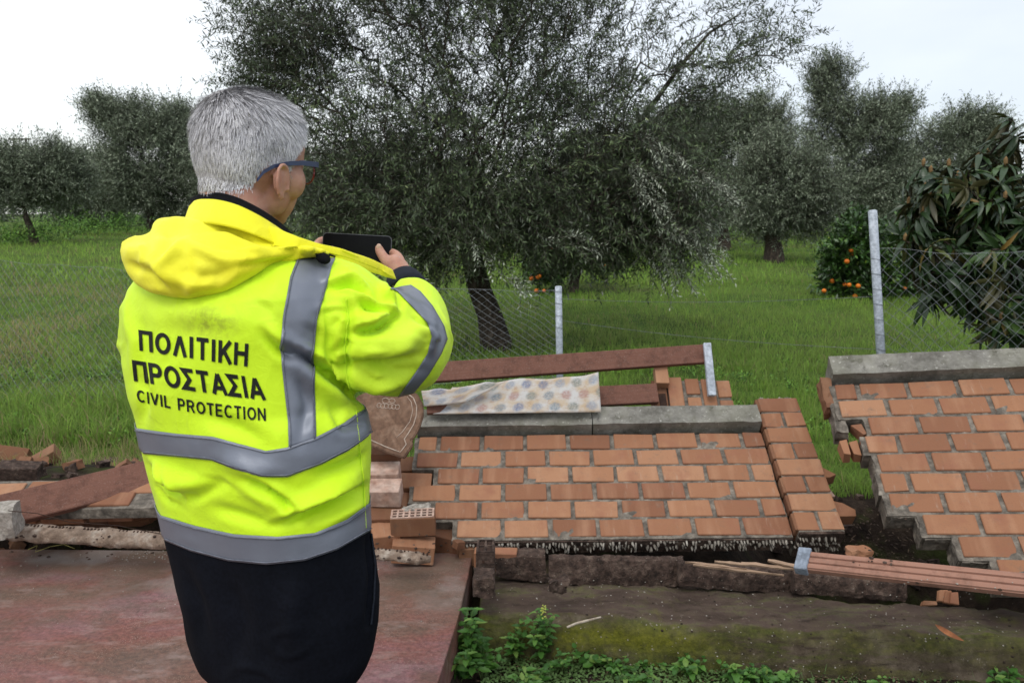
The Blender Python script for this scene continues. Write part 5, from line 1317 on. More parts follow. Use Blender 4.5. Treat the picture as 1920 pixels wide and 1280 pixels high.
CR = [  # (stroke, half width px, height)
    ([(492, 622), (526, 661), (560, 676)], 7, -.010), ([(500, 610), (540, 645)], 12, .008),
    ([(540, 645), (588, 672), (630, 702), (664, 732)], 8, -.017, 1), ([(560, 690), (610, 730), (650, 760)], 16, .009),
    ([(650, 560), (655, 600), (646, 650), (648, 700), (660, 738)], 7, -.012), ([(640, 590), (625, 615)], 5, -.006), ([(665, 640), (640, 650), (625, 662)], 6, -.007), ([(665, 690), (640, 690), (620, 700)], 6, -.006),
    ([(661, 620), (705, 613), (747, 585)], 7, -.020, 1), ([(655, 598), (700, 596), (740, 572)], 12, .012), ([(672, 560), (691, 571), (745, 586)], 6, -.014, 1),
    ([(614, 533), (658, 527), (688, 545)], 8, -.012, 1), ([(640, 545), (668, 560), (690, 572)], 14, .010), ([(722, 524), (724, 548), (748, 560)], 7, .012), ([(735, 540), (752, 560), (750, 582)], 6, -.010),
    ([(650, 674), (724, 676), (780, 660)], 14, -.012, 1), ([(690, 640), (750, 640), (790, 622)], 22, .012), ([(655, 705), (700, 722), (752, 716)], 12, .010), ([(700, 690), (740, 700), (790, 690)], 9, -.008),
    ([(775, 612), (805, 632), (800, 660)], 8, .010), ([(640, 735), (700, 745), (745, 738)], 9, -.007),
    ([(284, 870), (310, 905), (338, 930)], 9, -.012, 1), ([(300, 880), (340, 905), (380, 910)], 16, .010), ([(345, 935), (380, 925), (420, 905)], 10, -.006),
    ([(470, 893), (520, 922), (562, 956)], 8, -.014, 1), ([(440, 905), (500, 930), (540, 960)], 18, .011), ([(515, 978), (570, 960), (640, 930), (690, 906)], 9, -.013, 1), ([(540, 950), (610, 925), (680, 885)], 14, .010),
    ([(590, 890), (640, 880), (690, 850)], 12, -.008), ([(400, 950), (450, 965), (510, 985)], 11, -.007), ([(600, 985), (650, 960), (690, 940)], 9, .007),
    ([(262, 700), (275, 740), (270, 790)], 10, -.008), ([(240, 590), (252, 640), (250, 700)], 12, .007), ([(420, 860), (470, 880), (520, 885)], 20, .010), ([(560, 700), (575, 760), (560, 830)], 12, -.006),
    ([(380, 780), (440, 800), (500, 830)], 16, -.007), ([(620, 760), (640, 800), (690, 790)], 9, -.008), ([(600, 560), (606, 620), (600, 680)], 8, .005), ([(300, 590), (380, 585), (450, 600)], 22, .006),
    ([(505, 632), (530, 655), (552, 664)], 4, -.007, 1), ([(598, 664), (622, 678), (646, 690)], 4, -.007, 1), ([(600, 700), (625, 716), (655, 722)], 3.5, -.005, 1), ([(652, 632), (690, 626), (722, 610)], 3.5, -.005),
    ([(660, 655), (700, 662), (740, 655)], 4, -.006, 1), ([(668, 690), (705, 708), (745, 705)], 3.5, -.005, 1), ([(690, 730), (722, 735), (750, 722)], 3.5, -.005), ([(775, 590), (790, 606), (806, 612)], 3.5, -.005, 1), ([(765, 640), (790, 646), (806, 640)], 4, -.005, 1),
    ([(310, 880), (335, 918), (365, 928)], 4, -.006, 1), ([(290, 905), (312, 935), (345, 950)], 4, -.006, 1), ([(475, 905), (505, 930), (530, 962)], 4, -.008, 1), ([(530, 968), (585, 948), (645, 918)], 4, -.007, 1), ([(560, 985), (620, 962), (675, 930)], 3.5, -.005, 1), ([(380, 890), (420, 900), (455, 920)], 4, -.004, 1),
    ([(640, 880), (664, 868), (690, 845)], 3.5, -.006, 1), ([(268, 690), (285, 720), (282, 760)], 4, -.005, 1), ([(600, 585), (630, 578), (655, 582)], 4, -.005, 1), ([(620, 545), (650, 548), (675, 560)], 3.5, -.005, 1), ([(480, 560), (505, 575), (520, 600)], 4, -.004, 1),
    ([(690, 1000), (697, 1080), (690, 1170)], 8, -.010), ([(420, 1090), (450, 1160), (440, 1250)], 22, -.006), ([(560, 1080), (545, 1160), (560, 1240)], 26, .006), ([(345, 1070), (370, 1130), (380, 1200)], 14, -.006)]
fold(jm, CR, .0065, 6.5, 3, front=2, gain=2.3)
jb = BVHTree.FromPolygons([Vector(v) for v in get_co(jm)], [tuple(p.vertices) for p in jm.polygons])
CAMV = Vector((0, 0, CAM_H))
def hit(px, py, bvh=None, off=.0):
    d = ray(px, py).normalized(); h = (bvh or jb).ray_cast(CAMV, d)
    if h[0] is None: return None
    return h[0]+h[1]*off if h[1].dot(d) < 0 else h[0]-h[1]*off
stain_at = hit(392, 604); stain_l = tuple(stain_at) if stain_at else (0, 0, 0)
M_hivis = hivis_material('fluorescent_lime_fabric', (.66, .96, .016), stain_l)
M_hood = hivis_material('fluorescent_yellow_fabric', (.93, .88, .02))
# split at the lower tape: navy skirt below
low_top = [(303, 965), (370, 985), (440, 1000), (520, 1005), (590, 998), (650, 972), (697, 938)]
low_bot = [(312, 1012), (360, 1032), (430, 1050), (500, 1057), (570, 1050), (630, 1030), (699, 990)]
def curve_y(pl, x): return np.interp(x, [p[0] for p in pl], [p[1] for p in pl])
co = get_co(jm); fv = np.array([list(p.vertices)[:4] if len(p.vertices) >= 4 else list(p.vertices)+[p.vertices[-1]] for p in jm.polygons])
fx, fy, fz = proj(co[fv].mean(1)); below = fy > (curve_y(low_top, fx)+curve_y(low_bot, fx))/2
def submesh(name, sel):
    f = fv[sel]; u, inv = np.unique(f.ravel(), return_inverse=True); f = inv.reshape(f.shape)
    return fast_mesh(name, co[u], f, True)
jacket = pobj('jacket', submesh('jacket', ~below), M_hivis); jacket['label'] = 'lime yellow high visibility jacket'
pobj('jacket_skirt', submesh('jacket_skirt', below), M_navy)['label'] = 'dark navy lower part of the jacket'
def lerp_pl(pl, n):
    P = np.array(pl, float); d = np.r_[0, np.cumsum(np.hypot(*np.diff(P, axis=0).T))]; s = np.linspace(0, d[-1], n)
    return np.c_[np.interp(s, d, P[:, 0]), np.interp(s, d, P[:, 1])]
def patch(name, ea, eb, n, m_, mat, par, off=.0022, bvh=None, thick=.0014, wrap=False):
    A, B = lerp_pl(ea, n), lerp_pl(eb, n); cols = []
    for i in range(n):
        c = [hit(*(A[i]*(1-j/m_)+B[i]*j/m_), bvh, off) for j in range(m_+1)]
        if all(p is not None for p in c): cols.append(c)
    if wrap:
        ctr = Vector((sum((c[0].x for c in cols))/len(cols), 1.5, 0))
        def ang(p): return math.atan2(p.y-ctr.y, p.x-ctr.x)
        aR = ang(cols[-1][m_//2]); aL = ang(cols[0][m_//2]); 
        if aR < -math.pi/2: aR += 2*math.pi
        if aL < 0: aL += 2*math.pi
        if aR > aL: aR -= 2*math.pi
        hR = [p.z for p in cols[-1]]; hL = [p.z for p in cols[0]]; K = 40
        for k in range(1, K):
            f = k/K; a = aR+(aL-aR)*f; d = Vector((math.cos(a), math.sin(a), 0)); c = []
            for j in range(m_+1):
                h_ = hR[j]*(1-f)+hL[j]*f; o_ = Vector((ctr.x, ctr.y, h_)); q = jb.ray_cast(o_, d, .35)
                c.append((q[0]+d*off) if q[0] is not None else (cols[-1][j] if f < .5 else cols[0][j]).copy())
            cols.append(c)
    V = [p for c in cols for p in c]; r_ = m_+1; L = len(cols)
    Fc = [(i*r_+j, i*r_+j+1, ((i+1) % L)*r_+j+1, ((i+1) % L)*r_+j) for i in range(L if wrap else L-1) for j in range(m_)]
    me = mesh(name, V, Fc, True); o = pobj(name, me, mat, par); md = o.modifiers.new('thickness', 'SOLIDIFY'); md.thickness = thick; md.offset = 0
    return o, cols
mid_top = [(257, 802), (330, 812), (400, 818), (450, 832), (500, 845), (540, 838), (590, 820), (640, 795), (664, 778), (698, 760)]
mid_bot = [(272, 850), (330, 855), (400, 862), (440, 878), (490, 893), (540, 893), (600, 870), (650, 845), (672, 830), (701, 808)]
patch('reflective_band', mid_top, mid_bot, 110, 8, M_tape, jacket, wrap=True)
patch('reflective_band', low_top, low_bot, 110, 8, M_tape, jacket, wrap=True)
st_l = [(563, 474), (556, 490), (544, 520), (531, 590), (525, 650), (532, 720), (540, 790), (541, 838)]
st_r = [(632, 478), (622, 500), (612, 540), (594, 600), (588, 660), (590, 720), (592, 800), (592, 822)]
patch('reflective_stripe', st_l, st_r, 90, 12, M_tape, jacket, off=.0016)
sb_l = [(728, 540), (745, 548), (771, 575), (800, 605), (809, 630), (801, 662), (780, 695), (744, 745)]
sb_r = [(768, 534), (788, 548), (810, 575), (831, 612), (837, 636), (826, 662), (803, 700), (772, 738)]
patch('sleeve_band', sb_l, sb_r, 70, 9, M_tape, jacket)
def seam(pl, off=.004, r_=.0011, mat=M_stitch, nm='stitching', n=60):
    q = [hit(*p, None, off) for p in lerp_pl(pl, n)]; q = [p for p in q if p is not None]
    if len(q) > 3: pobj(nm, tube_mesh(nm, q, [r_]*len(q), 4), mat, jacket)
def shift(pl, dx, dy): return [(x+dx, y+dy) for x, y in pl]
seam(shift(st_l[1:], 3.5, 0)); seam(shift(st_r[2:], -3.5, 0)); seam(shift(mid_top, 0, 4)); seam(shift(mid_bot, 0, -4)); seam(shift(low_top, 0, 4)); seam(shift(low_bot, 0, -4))
seam([(666, 770), (672, 830), (680, 900), (684, 990)], .0022, .0012, M_hivis, 'side_seam')
seam([(650, 560), (652, 600), (645, 650), (648, 700), (662, 740)], .0024, .0013, M_hivis, 'armhole_seam')
seam([(694, 1000), (702, 1060), (700, 1120), (694, 1170)], .0022, .0022, M_cuff, 'pocket_zip')
# printed lettering
ARC = lambda cx, cy, rx, ry, a0, a1, n=14: [(cx+rx*math.cos(rad(a0+(a1-a0)*k/n)), cy+ry*math.sin(rad(a0+(a1-a0)*k/n))) for k in range(n+1)]
GLYPH = {   # stroke centre lines in a box one unit high: (advance width, strokes)
    'Π': (.72, [[(.08, 0), (.08, .92), (.64, .92), (.64, 0)]]), 'Ο': (.80, [ARC(.40, .5, .32, .42, 0, 360, 28)]), 'Λ': (.70, [[(.06, 0), (.35, .95)], [(.35, .95), (.64, 0)]]),
    'Ι': (.22, [[(.11, 0), (.11, 1)]]), 'Τ': (.64, [[(.0, .92), (.64, .92)], [(.32, .92), (.32, 0)]]), 'Κ': (.68, [[(.08, 0), (.08, 1)], [(.62, 1), (.10, .36)], [(.27, .56), (.66, 0)]]),
    'Η': (.72, [[(.08, 0), (.08, 1)], [(.64, 0), (.64, 1)], [(.08, .54), (.64, .54)]]), 'Ρ': (.66, [[(.08, 0), (.08, .92), (.36, .92)]+ARC(.36, .68, .21, .24, 90, -90, 12)+[(.08, .44)]]),
    'Σ': (.64, [[(.60, .92), (.08, .92), (.38, .50), (.06, .08), (.62, .08)]]), 'Α': (.72, [[(.04, 0), (.36, .95)], [(.36, .95), (.68, 0)], [(.15, .30), (.57, .30)]]),
    'C': (.74, [ARC(.40, .5, .32, .42, 45, 315, 22)]), 'V': (.68, [[(.04, 1), (.34, .04)], [(.34, .04), (.64, 1)]]), 'L': (.58, [[(.08, 1), (.08, .08), (.54, .08)]]),
    'R': (.72, [[(.08, 0), (.08, .92), (.38, .92)]+ARC(.38, .70, .21, .22, 90, -90, 12)+[(.08, .48)], [(.38, .48), (.64, 0)]]), 'E': (.64, [[(.60, .92), (.08, .92), (.08, .08), (.61, .08)], [(.08, .52), (.55, .52)]]),
    'N': (.72, [[(.08, 0), (.08, 1)], [(.08, .97), (.64, .03)], [(.64, 0), (.64, 1)]])}
for a_, b_ in (('I', 'Ι'), ('P', 'Ρ'), ('O', 'Ο'), ('T', 'Τ')): GLYPH[a_] = GLYPH[b_]
def lettering(text, TL, TR, BL, BR, wt=.195, gap=.17, sag=0):
    adv = []; x = 0
    for ch in text:
        adv.append(x); x += (.34 if ch == ' ' else GLYPH[ch][0])+gap
    W_ = x-gap; V = []; Fc = []
    def put(p):
        u, w = p[0]/W_, p[1]
        px = (BL[0]*(1-u)+BR[0]*u)*(1-w)+(TL[0]*(1-u)+TR[0]*u)*w; py = (BL[1]*(1-u)+BR[1]*u)*(1-w)+(TL[1]*(1-u)+TR[1]*u)*w+sag*math.sin(math.pi*u)
        return hit(px, py, None, .0015)
    for ch, x0 in zip(text, adv):
        if ch == ' ': continue
        for st in GLYPH[ch][1]:
            P = [Vector((x0+a, b, 0)) for a, b in st]; D = []
            for a, b in zip(P[:-1], P[1:]):
                k = max(1, int((b-a).length/.12)); D += [a.lerp(b, i/k) for i in range(k)]
            D.append(P[-1]); closed = (D[0]-D[-1]).length < 1e-3; n = len(D); idx_ = []
            for i in range(n):
                a = D[i-1] if i else (D[-2] if closed else D[0]); c = D[i+1] if i < n-1 else (D[1] if closed else D[-1])
                t1 = (D[i]-a).normalized() if (D[i]-a).length > 1e-6 else (c-D[i]).normalized(); t2 = (c-D[i]).normalized() if (c-D[i]).length > 1e-6 else t1
                m_ = (t1+t2).normalized(); nn_ = Vector((-m_.y, m_.x, 0)); w_ = wt/2/max(.45, m_.dot(t2))
                q = [put(D[i]+nn_*w_), put(D[i]), put(D[i]-nn_*w_)]
                if any(v is None for v in q): idx_.append(None); continue
                idx_.append(len(V)); V += q
            for i in range(n-1):
                a, b = idx_[i], idx_[i+1]
                if a is not None and b is not None: Fc += [(a, b, b+1, a+1), (a+1, b+1, b+2, a+2)]
    pobj('printed_text', mesh('printed_text', V, Fc), M_print, jacket)
lettering('ΠΟΛΙΤΙΚΗ', (261, 619), (466, 644), (263, 657), (464, 687))
lettering('ΠΡΟΣΤΑΣΙΑ', (249, 675), (490, 708), (253, 714), (498, 750), sag=2, gap=.13)
lettering('CIVIL PROTECTION', (257, 730), (498, 765), (259, 752), (499, 789), .175, .16, sag=5)

# ---------------------------------------------------------------- hood and collar
def inflate(name, outline, spine, zf, H, mat, par=None, nr=14, nout=150, back=.35, sharp=2.0):
    O = lerp_pl(outline+[outline[0]], nout+1)[:-1]; S = lerp_pl(spine, 60)
    near = np.array([S[np.argmin(np.hypot(*(S-o).T))] for o in O]); ker = np.ones(9)/9
    near = np.c_[np.convolve(np.r_[near[-4:, 0], near[:, 0], near[:4, 0]], ker, 'valid'), np.convolve(np.r_[near[-4:, 1], near[:, 1], near[:4, 1]], ker, 'valid')]
    V = []; rings = []
    def add(t, sgn):
        ids = []
        for i in range(nout):
            p = O[i]*(1-t)+near[i]*t; D = np.hypot(*(near[i]-O[i])); hh = H*min(1, D/70)*(1-(1-t)**sharp)**(1/sharp)*sgn
            Z = zf(*p)-hh; ids.append(len(V)); V.append(W(p[0], p[1], Z))
        rings.append(ids)
    for k in range(nr, 0, -1): add((k/nr)**1.3, -back)
    add(0, 0)
    for k in range(1, nr+1): add((k/nr)**1.3, 1)
    Fc = [(rings[a][i], rings[a][(i+1) % nout], rings[a+1][(i+1) % nout], rings[a+1][i]) for a in range(len(rings)-1) for i in range(nout)]
    for ids, rv in ((rings[0], 1), (rings[-1], 0)):
        cx_ = sum((V[i] for i in ids), Vector())/nout
        # close over the spine: pair opposite points
        Fc += [tuple(ids[::-1] if rv else ids)]
    me = mesh(name, V, Fc, True); return me
def hood_z(x, y): return float(np.interp(y, [400, 470, 560], [1.445, 1.375, 1.345])+np.interp(x, [220, 300, 480, 620], [.07, .02, .0, .06]))
ho = [(222, 470), (226, 452), (245, 441), (281, 434), (285, 418), (298, 408), (330, 404), (350, 408), (408, 410), (455, 424), (510, 446), (560, 460), (625, 474), (600, 480), (545, 486), (505, 498), (470, 520), (440, 541), (405, 556), (370, 563), (325, 562), (288, 551), (256, 533), (235, 508), (225, 488)]
hm_raw = inflate('hood', ho, [(275, 488), (350, 485), (440, 462), (560, 462)], hood_z, .060, M_hood)
hoodfl = [(470, 415), (520, 428), (560, 445), (600, 456), (640, 465), (680, 480), (712, 493), (736, 505), (743, 524), (722, 519), (690, 508), (655, 497), (612, 480), (570, 484), (520, 496), (470, 505)]
fl_raw = inflate('hood_flap', hoodfl, [(510, 462), (580, 466), (650, 482), (718, 508)], lambda x, y: float(np.interp(x, [470, 520, 560, 640, 743], [1.425, 1.395, 1.395, 1.455, 1.60])), .022, M_hood)
def me_part(me):
    return [tuple(v) for v in get_co(me)], [tuple(p.vertices) for p in me.polygons]
hm = remesh([me_part(hm_raw)], .0045, 5, 'hood'); fm = fl_raw
HC = [([(300, 500), (322, 475), (346, 450)], 9, .016), ([(346, 450), (385, 472), (432, 495)], 9, .016), ([(432, 497), (500, 489), (560, 480)], 7, -.012, 1), ([(350, 470), (350, 500), (340, 530)], 18, -.012),
      ([(240, 490), (285, 505), (310, 540)], 9, -.012, 1), ([(282, 412), (357, 414), (430, 440), (492, 472)], 9, .012), ([(285, 436), (330, 432), (346, 448)], 10, -.012), ([(230, 465), (270, 470), (300, 498)], 12, .010),
      ([(300, 505), (360, 540), (420, 535)], 12, .010), ([(420, 510), (380, 520), (350, 510)], 10, -.010), ([(370, 424), (430, 428), (500, 455)], 7, -.012, 1), ([(255, 520), (300, 535), (340, 550)], 9, -.006), ([(400, 455), (450, 465), (490, 480)], 10, -.008),
      ([(350, 560), (365, 530), (372, 500)], 10, .009), ([(400, 548), (410, 520), (432, 500)], 9, -.008), ([(262, 445), (275, 480), (268, 520)], 9, .008), ([(500, 430), (540, 455), (600, 470)], 9, .008), ([(450, 408), (520, 440), (560, 458)], 6, -.008, 1), ([(310, 415), (320, 450), (305, 480)], 10, -.008)]
fold(hm, HC, .0045, 9, 8); fold(fm, [([(520, 472), (600, 470), (680, 494), (735, 517)], 7, -.006), ([(560, 450), (640, 470), (730, 508)], 5, .005), ([(540, 448), (575, 468), (620, 478)], 8, -.006), ([(650, 472), (670, 488), (700, 500)], 6, .004)], .0025, 12, 4)
hood = pobj('hood', hm, M_hood); hood['label'] = 'yellow folded hood'
pobj('hood_flap', fm, M_hood, hood)
# collar: stand-up ring, pale outside with a black fleece lining showing above it
def ring_mesh(name, rows, n=90, smooth_=True):
    V = []; 
    for pts in rows:
        P = np.array([list(W(*p)) for p in pts]); P = np.r_[P, P[:1]]; d = np.r_[0, np.cumsum(np.linalg.norm(np.diff(P, axis=0), axis=1))]; s = np.linspace(0, d[-1], n+1)[:-1]
        Q = np.c_[[np.interp(s, d, P[:, k]) for k in range(3)]].T; ker = np.array([1, 2, 3, 2, 1])/9
        for _ in range(2): Q = np.c_[[np.convolve(np.r_[Q[-2:, k], Q[:, k], Q[:2, k]], ker, 'valid') for k in range(3)]].T
        V += [tuple(q) for q in Q]
    Fc = [(r_*n+i, r_*n+(i+1) % n, (r_+1)*n+(i+1) % n, (r_+1)*n+i) for r_ in range(len(rows)-1) for i in range(n)]
    return mesh(name, V, Fc, smooth_)
c_top = [(357, 379, 1.475), (372, 372, 1.435), (405, 372, 1.405), (445, 382, 1.395), (485, 402, 1.405), (520, 425, 1.43), (550, 448, 1.475), (562, 458, 1.53), (545, 448, 1.585), (500, 425, 1.61), (440, 400, 1.60), (385, 382, 1.55)]
c_mid = [(352, 394, 1.475), (370, 388, 1.425), (405, 389, 1.39), (445, 398, 1.378), (488, 418, 1.388), (525, 440, 1.415), (558, 460, 1.47), (572, 470, 1.53), (550, 470, 1.60), (500, 450, 1.63), (440, 420, 1.62), (380, 400, 1.56)]
c_bot = [(340, 425, 1.475), (365, 420, 1.41), (405, 422, 1.375), (448, 432, 1.362), (492, 448, 1.372), (532, 466, 1.40), (570, 482, 1.46), (585, 495, 1.54), (560, 500, 1.61), (500, 490, 1.64), (440, 460, 1.63), (370, 430, 1.57)]
cm_ = ring_mesh('collar', [c_top, c_mid, c_bot]); collar = pobj('collar', cm_, M_hood); md = collar.modifiers.new('t', 'SOLIDIFY'); md.thickness = .006; md.offset = 0; md = collar.modifiers.new('s', 'SUBSURF'); md.levels = md.render_levels = 1
def inward(pts, dx, dy, k=.93):
    cx_ = sum(p[0] for p in pts)/len(pts); cz_ = sum(p[2] for p in pts)/len(pts)
    return [(cx_+(p[0]-cx_)*k+dx, p[1]+dy, cz_+(p[2]-cz_)*k) for p in pts]
l_top = [(360, 372, 1.47), (382, 361, 1.44), (410, 359, 1.415), (445, 368, 1.408), (482, 387, 1.415), (512, 407, 1.435), (535, 428, 1.465), (547, 442, 1.52), (530, 430, 1.57), (495, 405, 1.595), (440, 380, 1.585), (385, 362, 1.54)]
lining = pobj('collar_lining', ring_mesh('collar_lining', [l_top, inward(l_top, 0, 12, .985), inward(c_mid, -2, 8, .95)]), M_black, collar); md = lining.modifiers.new('t', 'SOLIDIFY'); md.thickness = .008; md.offset = -1
md = lining.modifiers.new('s', 'SUBSURF'); md.levels = md.render_levels = 1
# drawcord and toggle
tg = W(606, 484, 1.395)
bmx = bmesh.new(); bmesh.ops.create_uvsphere(bmx, u_segments=14, v_segments=8, radius=1, matrix=Matrix.Translation(tg) @ Matrix.Rotation(.4, 4, 'Y') @ Matrix.Diagonal((.0135, .010, .010, 1)))
pobj('cord_toggle', bm_mesh('cord_toggle', bmx, True), M_black, hood)
pobj('drawcord', tube_mesh('drawcord', [W(582, 468, 1.40), W(590, 474, 1.388), W(598, 480, 1.388), W(606, 484, 1.39), W(618, 478, 1.40), W(628, 481, 1.41)], [.002]*6, 6), M_black, hood)

# ---------------------------------------------------------------- head, hands, body (one mesh)
HC_ = W(469, 272, 1.49); HY, HP = rad(-38), rad(-7)
HM = Matrix.Translation(HC_) @ Matrix.Rotation(HY, 4, 'Z') @ Matrix.Rotation(HP, 4, 'X')
def head_shape(d):
    x, y, z = d; k = (abs(x)**2.5+abs(y)**2.5+abs(z)**2.5)**(-1/2.5); x, y, z = x*k, y*k, z*k; p = Vector((x*.0815, y*.099, z*.090))
    t = max(0, -z); f = max(0, min(1, (y+.25)/.7)); t2 = t*t*(3-2*t)
    p.z -= .060*t2*f; p.x *= 1-.20*t2*(.4+.6*f); p.y += .012*t2*f
    if y < 0: p.z -= .042*t2*(1-f); p.y *= 1-.16*t2; p.x *= 1-.04*t2
    if y > .3: p.y -= .010*max(0, 1-abs(z+.1)*3)*0
    p.x += .0*z
    return p
def head_part():
    bmx = bmesh.new(); bmesh.ops.create_uvsphere(bmx, u_segments=48, v_segments=32, radius=1)
    for v in bmx.verts: v.co = HM @ head_shape(v.co.normalized())
    V = [v.co.copy() for v in bmx.verts]; Fc = [tuple(v.index for v in f.verts) for f in bmx.faces]; bmx.free(); return V, Fc
def hl(*p): return HM @ Vector(p)
def ball(c, r3, rot=None):
    bmx = bmesh.new(); bmesh.ops.create_uvsphere(bmx, u_segments=16, v_segments=10, radius=1, matrix=Matrix.Translation(c) @ (rot or Matrix.Identity(4)) @ Matrix.Diagonal((*r3, 1)))
    V = [v.co.copy() for v in bmx.verts]; Fc = [tuple(v.index for v in f.verts) for f in bmx.faces]; bmx.free(); return V, Fc
HR = HM.to_3x3().to_4x4()
parts = [head_part()]
parts.append(limb([hl(0, -.012, -.05), hl(0, -.022, -.10), W(452, 440, 1.505), W(440, 520, 1.50)], [.060, .058, .064, .075], 24))
parts.append(limb([hl(0, -.030, -.08), W(446, 400, 1.475)], [.060, .062], 20))
parts.append(ball(hl(.050, .022, -.085), (.022, .035, .045), HR)); parts.append(ball(hl(-.050, .022, -.085), (.022, .035, .045), HR))
parts.append(limb([hl(0, .086, -.015), hl(0, .104, -.048), hl(0, .096, -.058)], [.008, .0135, .010], 12))      # nose
parts.append(limb([hl(-.020, .080, -.092), hl(0, .088, -.094), hl(.020, .080, -.092)], [.003, .006, .003], 10))   # mouth
parts.append(ball(hl(0, .070, -.128), (.022, .014, .014), HR))                                                      # chin
for sx in (-1, 1):
    parts.append(limb([hl(sx*.045, .082, .005), hl(sx*.02, .093, .003)], [.008, .008], 10))                          # brows
    parts.append(ball(hl(sx*.031, .076, -.018), (.013, .011, .010), HR))                                            # eyes
    parts.append(ball(hl(sx*.054, .052, -.06), (.024, .034, .036), HR))                                              # cheekbones
def ear(sx):
    c = Vector((sx*.080, .012, -.068)); pr = []
    rim = []
    for a in np.linspace(-.5, 4.1, 12):      # helix from front root over the top and down to the lobe
        rr = 1.0 if a < 2.6 else .92
        rim.append((math.cos(a)*.0165*rr, math.sin(a)*.030))
    q = [HM @ (c+Vector((sx*(.010+(-yy)*.30), yy, zz))) for yy, zz in rim]
    out_ = [limb(q, [.0034]*3+[.0040]*(len(q)-3), 8)]
    out_.append(ball(HM @ (c+Vector((sx*.003, -.003, .002))), (.0042, .0135, .025), HR @ Matrix.Rotation(sx*-.28, 4, 'Z')))
    out_.append(ball(HM @ (c+Vector((sx*.003, .003, -.024))), (.0042, .0078, .011), HR))
    return out_
parts += ear(1)+ear(-1)
# trunk of the body inside the clothes, arms and legs
sh_r, sh_l = W(610, 560, 1.49), W(300, 560, 1.54)
parts.append(limb([W(440, 500, 1.50), W(455, 700, 1.5), W(480, 950, 1.5), W(510, 1180, 1.5)], [.09, .11, .11, .10], 20))
parts.append(limb([sh_l, sh_r], [.05, .05], 16))
wr_r = W(762, 535, 1.785); wr_r2 = W(752, 515, 1.805)
parts.append(limb([sh_r, W(750, 645, 1.53), W(778, 590, 1.67), wr_r], [.048, .042, .036, .027], 18))
parts.append(limb([sh_l, W(340, 690, 1.69), W(460, 600, 1.78), W(560, 505, 1.80)], [.048, .042, .036, .026], 18))
hipZ = W(522, 1200, 1.5)
for sx in (-1, 1):
    hp_ = hipZ+bx*sx*.055; kn = Vector((hp_.x, hp_.y+.03, .48)); an = Vector((hp_.x, hp_.y-.01, .09))
    parts.append(limb([hp_, kn, an, an+by*.15+Vector((0, 0, -.045))], [.06, .05, .042, .03], 16))
# right hand: palm, thumb on the screen side, fingers curled round the edge of the phone
def hand(seq, rad_): parts.append(limb([W(*p) for p in seq], rad_, 12))
hand([(764, 540, 1.78), (752, 515, 1.805), (744, 502, 1.818), (738, 494, 1.828)], [.026, .0265, .027, .022])
hand([(752, 512, 1.80), (735, 500, 1.812), (722, 486, 1.822), (714, 474, 1.832), (710.5, 466, 1.838)], [.017, .0145, .0122, .0112, .0098])
hand([(754, 500, 1.82), (749, 486, 1.838), (742, 477, 1.850), (730, 472, 1.872), (716, 471, 1.880)], [.0125, .0112, .0105, .0092, .0082])
hand([(758, 508, 1.83), (753, 497, 1.852), (745, 488, 1.868), (730, 486, 1.882), (714, 487, 1.882)], [.0120, .0105, .010, .0092, .0082])
hand([(760, 516, 1.83), (755, 508, 1.852), (745, 500, 1.868), (732, 499, 1.880), (720, 500, 1.880)], [.0115, .0105, .0095, .0088, .008])
hand([(758, 522, 1.82), (752, 516, 1.842), (743, 511, 1.856), (732, 510, 1.864), (724, 508, 1.862)], [.0105, .0095, .0088, .008, .0074])
# left hand under and behind the other end of the phone
hand([(560, 505, 1.80), (575, 492, 1.81), (584, 484, 1.82)], [.026, .027, .021])
hand([(578, 494, 1.808), (596, 486, 1.826), (612, 476, 1.838), (622, 468, 1.842)], [.015, .0125, .011, .0095])
hand([(582, 482, 1.83), (592, 464, 1.85), (599, 454, 1.862), (607, 450, 1.882), (620, 452, 1.886)], [.0115, .0108, .010, .0088, .008])
hand([(580, 490, 1.84), (592, 478, 1.862), (604, 470, 1.882), (622, 470, 1.886)], [.0115, .0105, .0095, .0082])
hand([(578, 498, 1.84), (590, 490, 1.862), (604, 486, 1.880), (620, 486, 1.884)], [.011, .010, .009, .008])
hand([(576, 504, 1.83), (590, 500, 1.852), (602, 498, 1.864), (614, 497, 1.864)], [.010, .009, .0085, .0075])
bodym = remesh(parts, .0032, 3, 'body')
def skin_material():
    t = NT('skin'); v = t.coord('Object')
    c = t.ramp(t.noise(v, 26, 5, .6), [(.3, (.36, .17, .115)), (.55, (.47, .25, .175)), (.75, (.55, .32, .235))])
    c = t.mix(t.rng(t.noise(v, 60, 4), .5, .7, 0, .35), c, (.42, .15, .10))
    t.set(c, .5, normal=t.bump(t.noise(v, 220, 5), .25, .001), spec=.4)
    t.b.inputs['Subsurface Weight'].default_value = .12; t.b.inputs['Subsurface Radius'].default_value = (.01, .004, .002); t.b.inputs['Subsurface Scale'].default_value = .6
    return t.m
M_skin = skin_material()
body = pobj('body', bodym, M_skin)
# thumb nail
nl = ball(W(710.5, 463, 1.8275), (.0062, .0016, .0075)); pobj('thumb_nail', mesh('thumb_nail', nl[0], nl[1], True), mottled('nail', [(.3, (.55, .34, .27)), (.7, (.62, .42, .34))], 30, rough=.3), body)
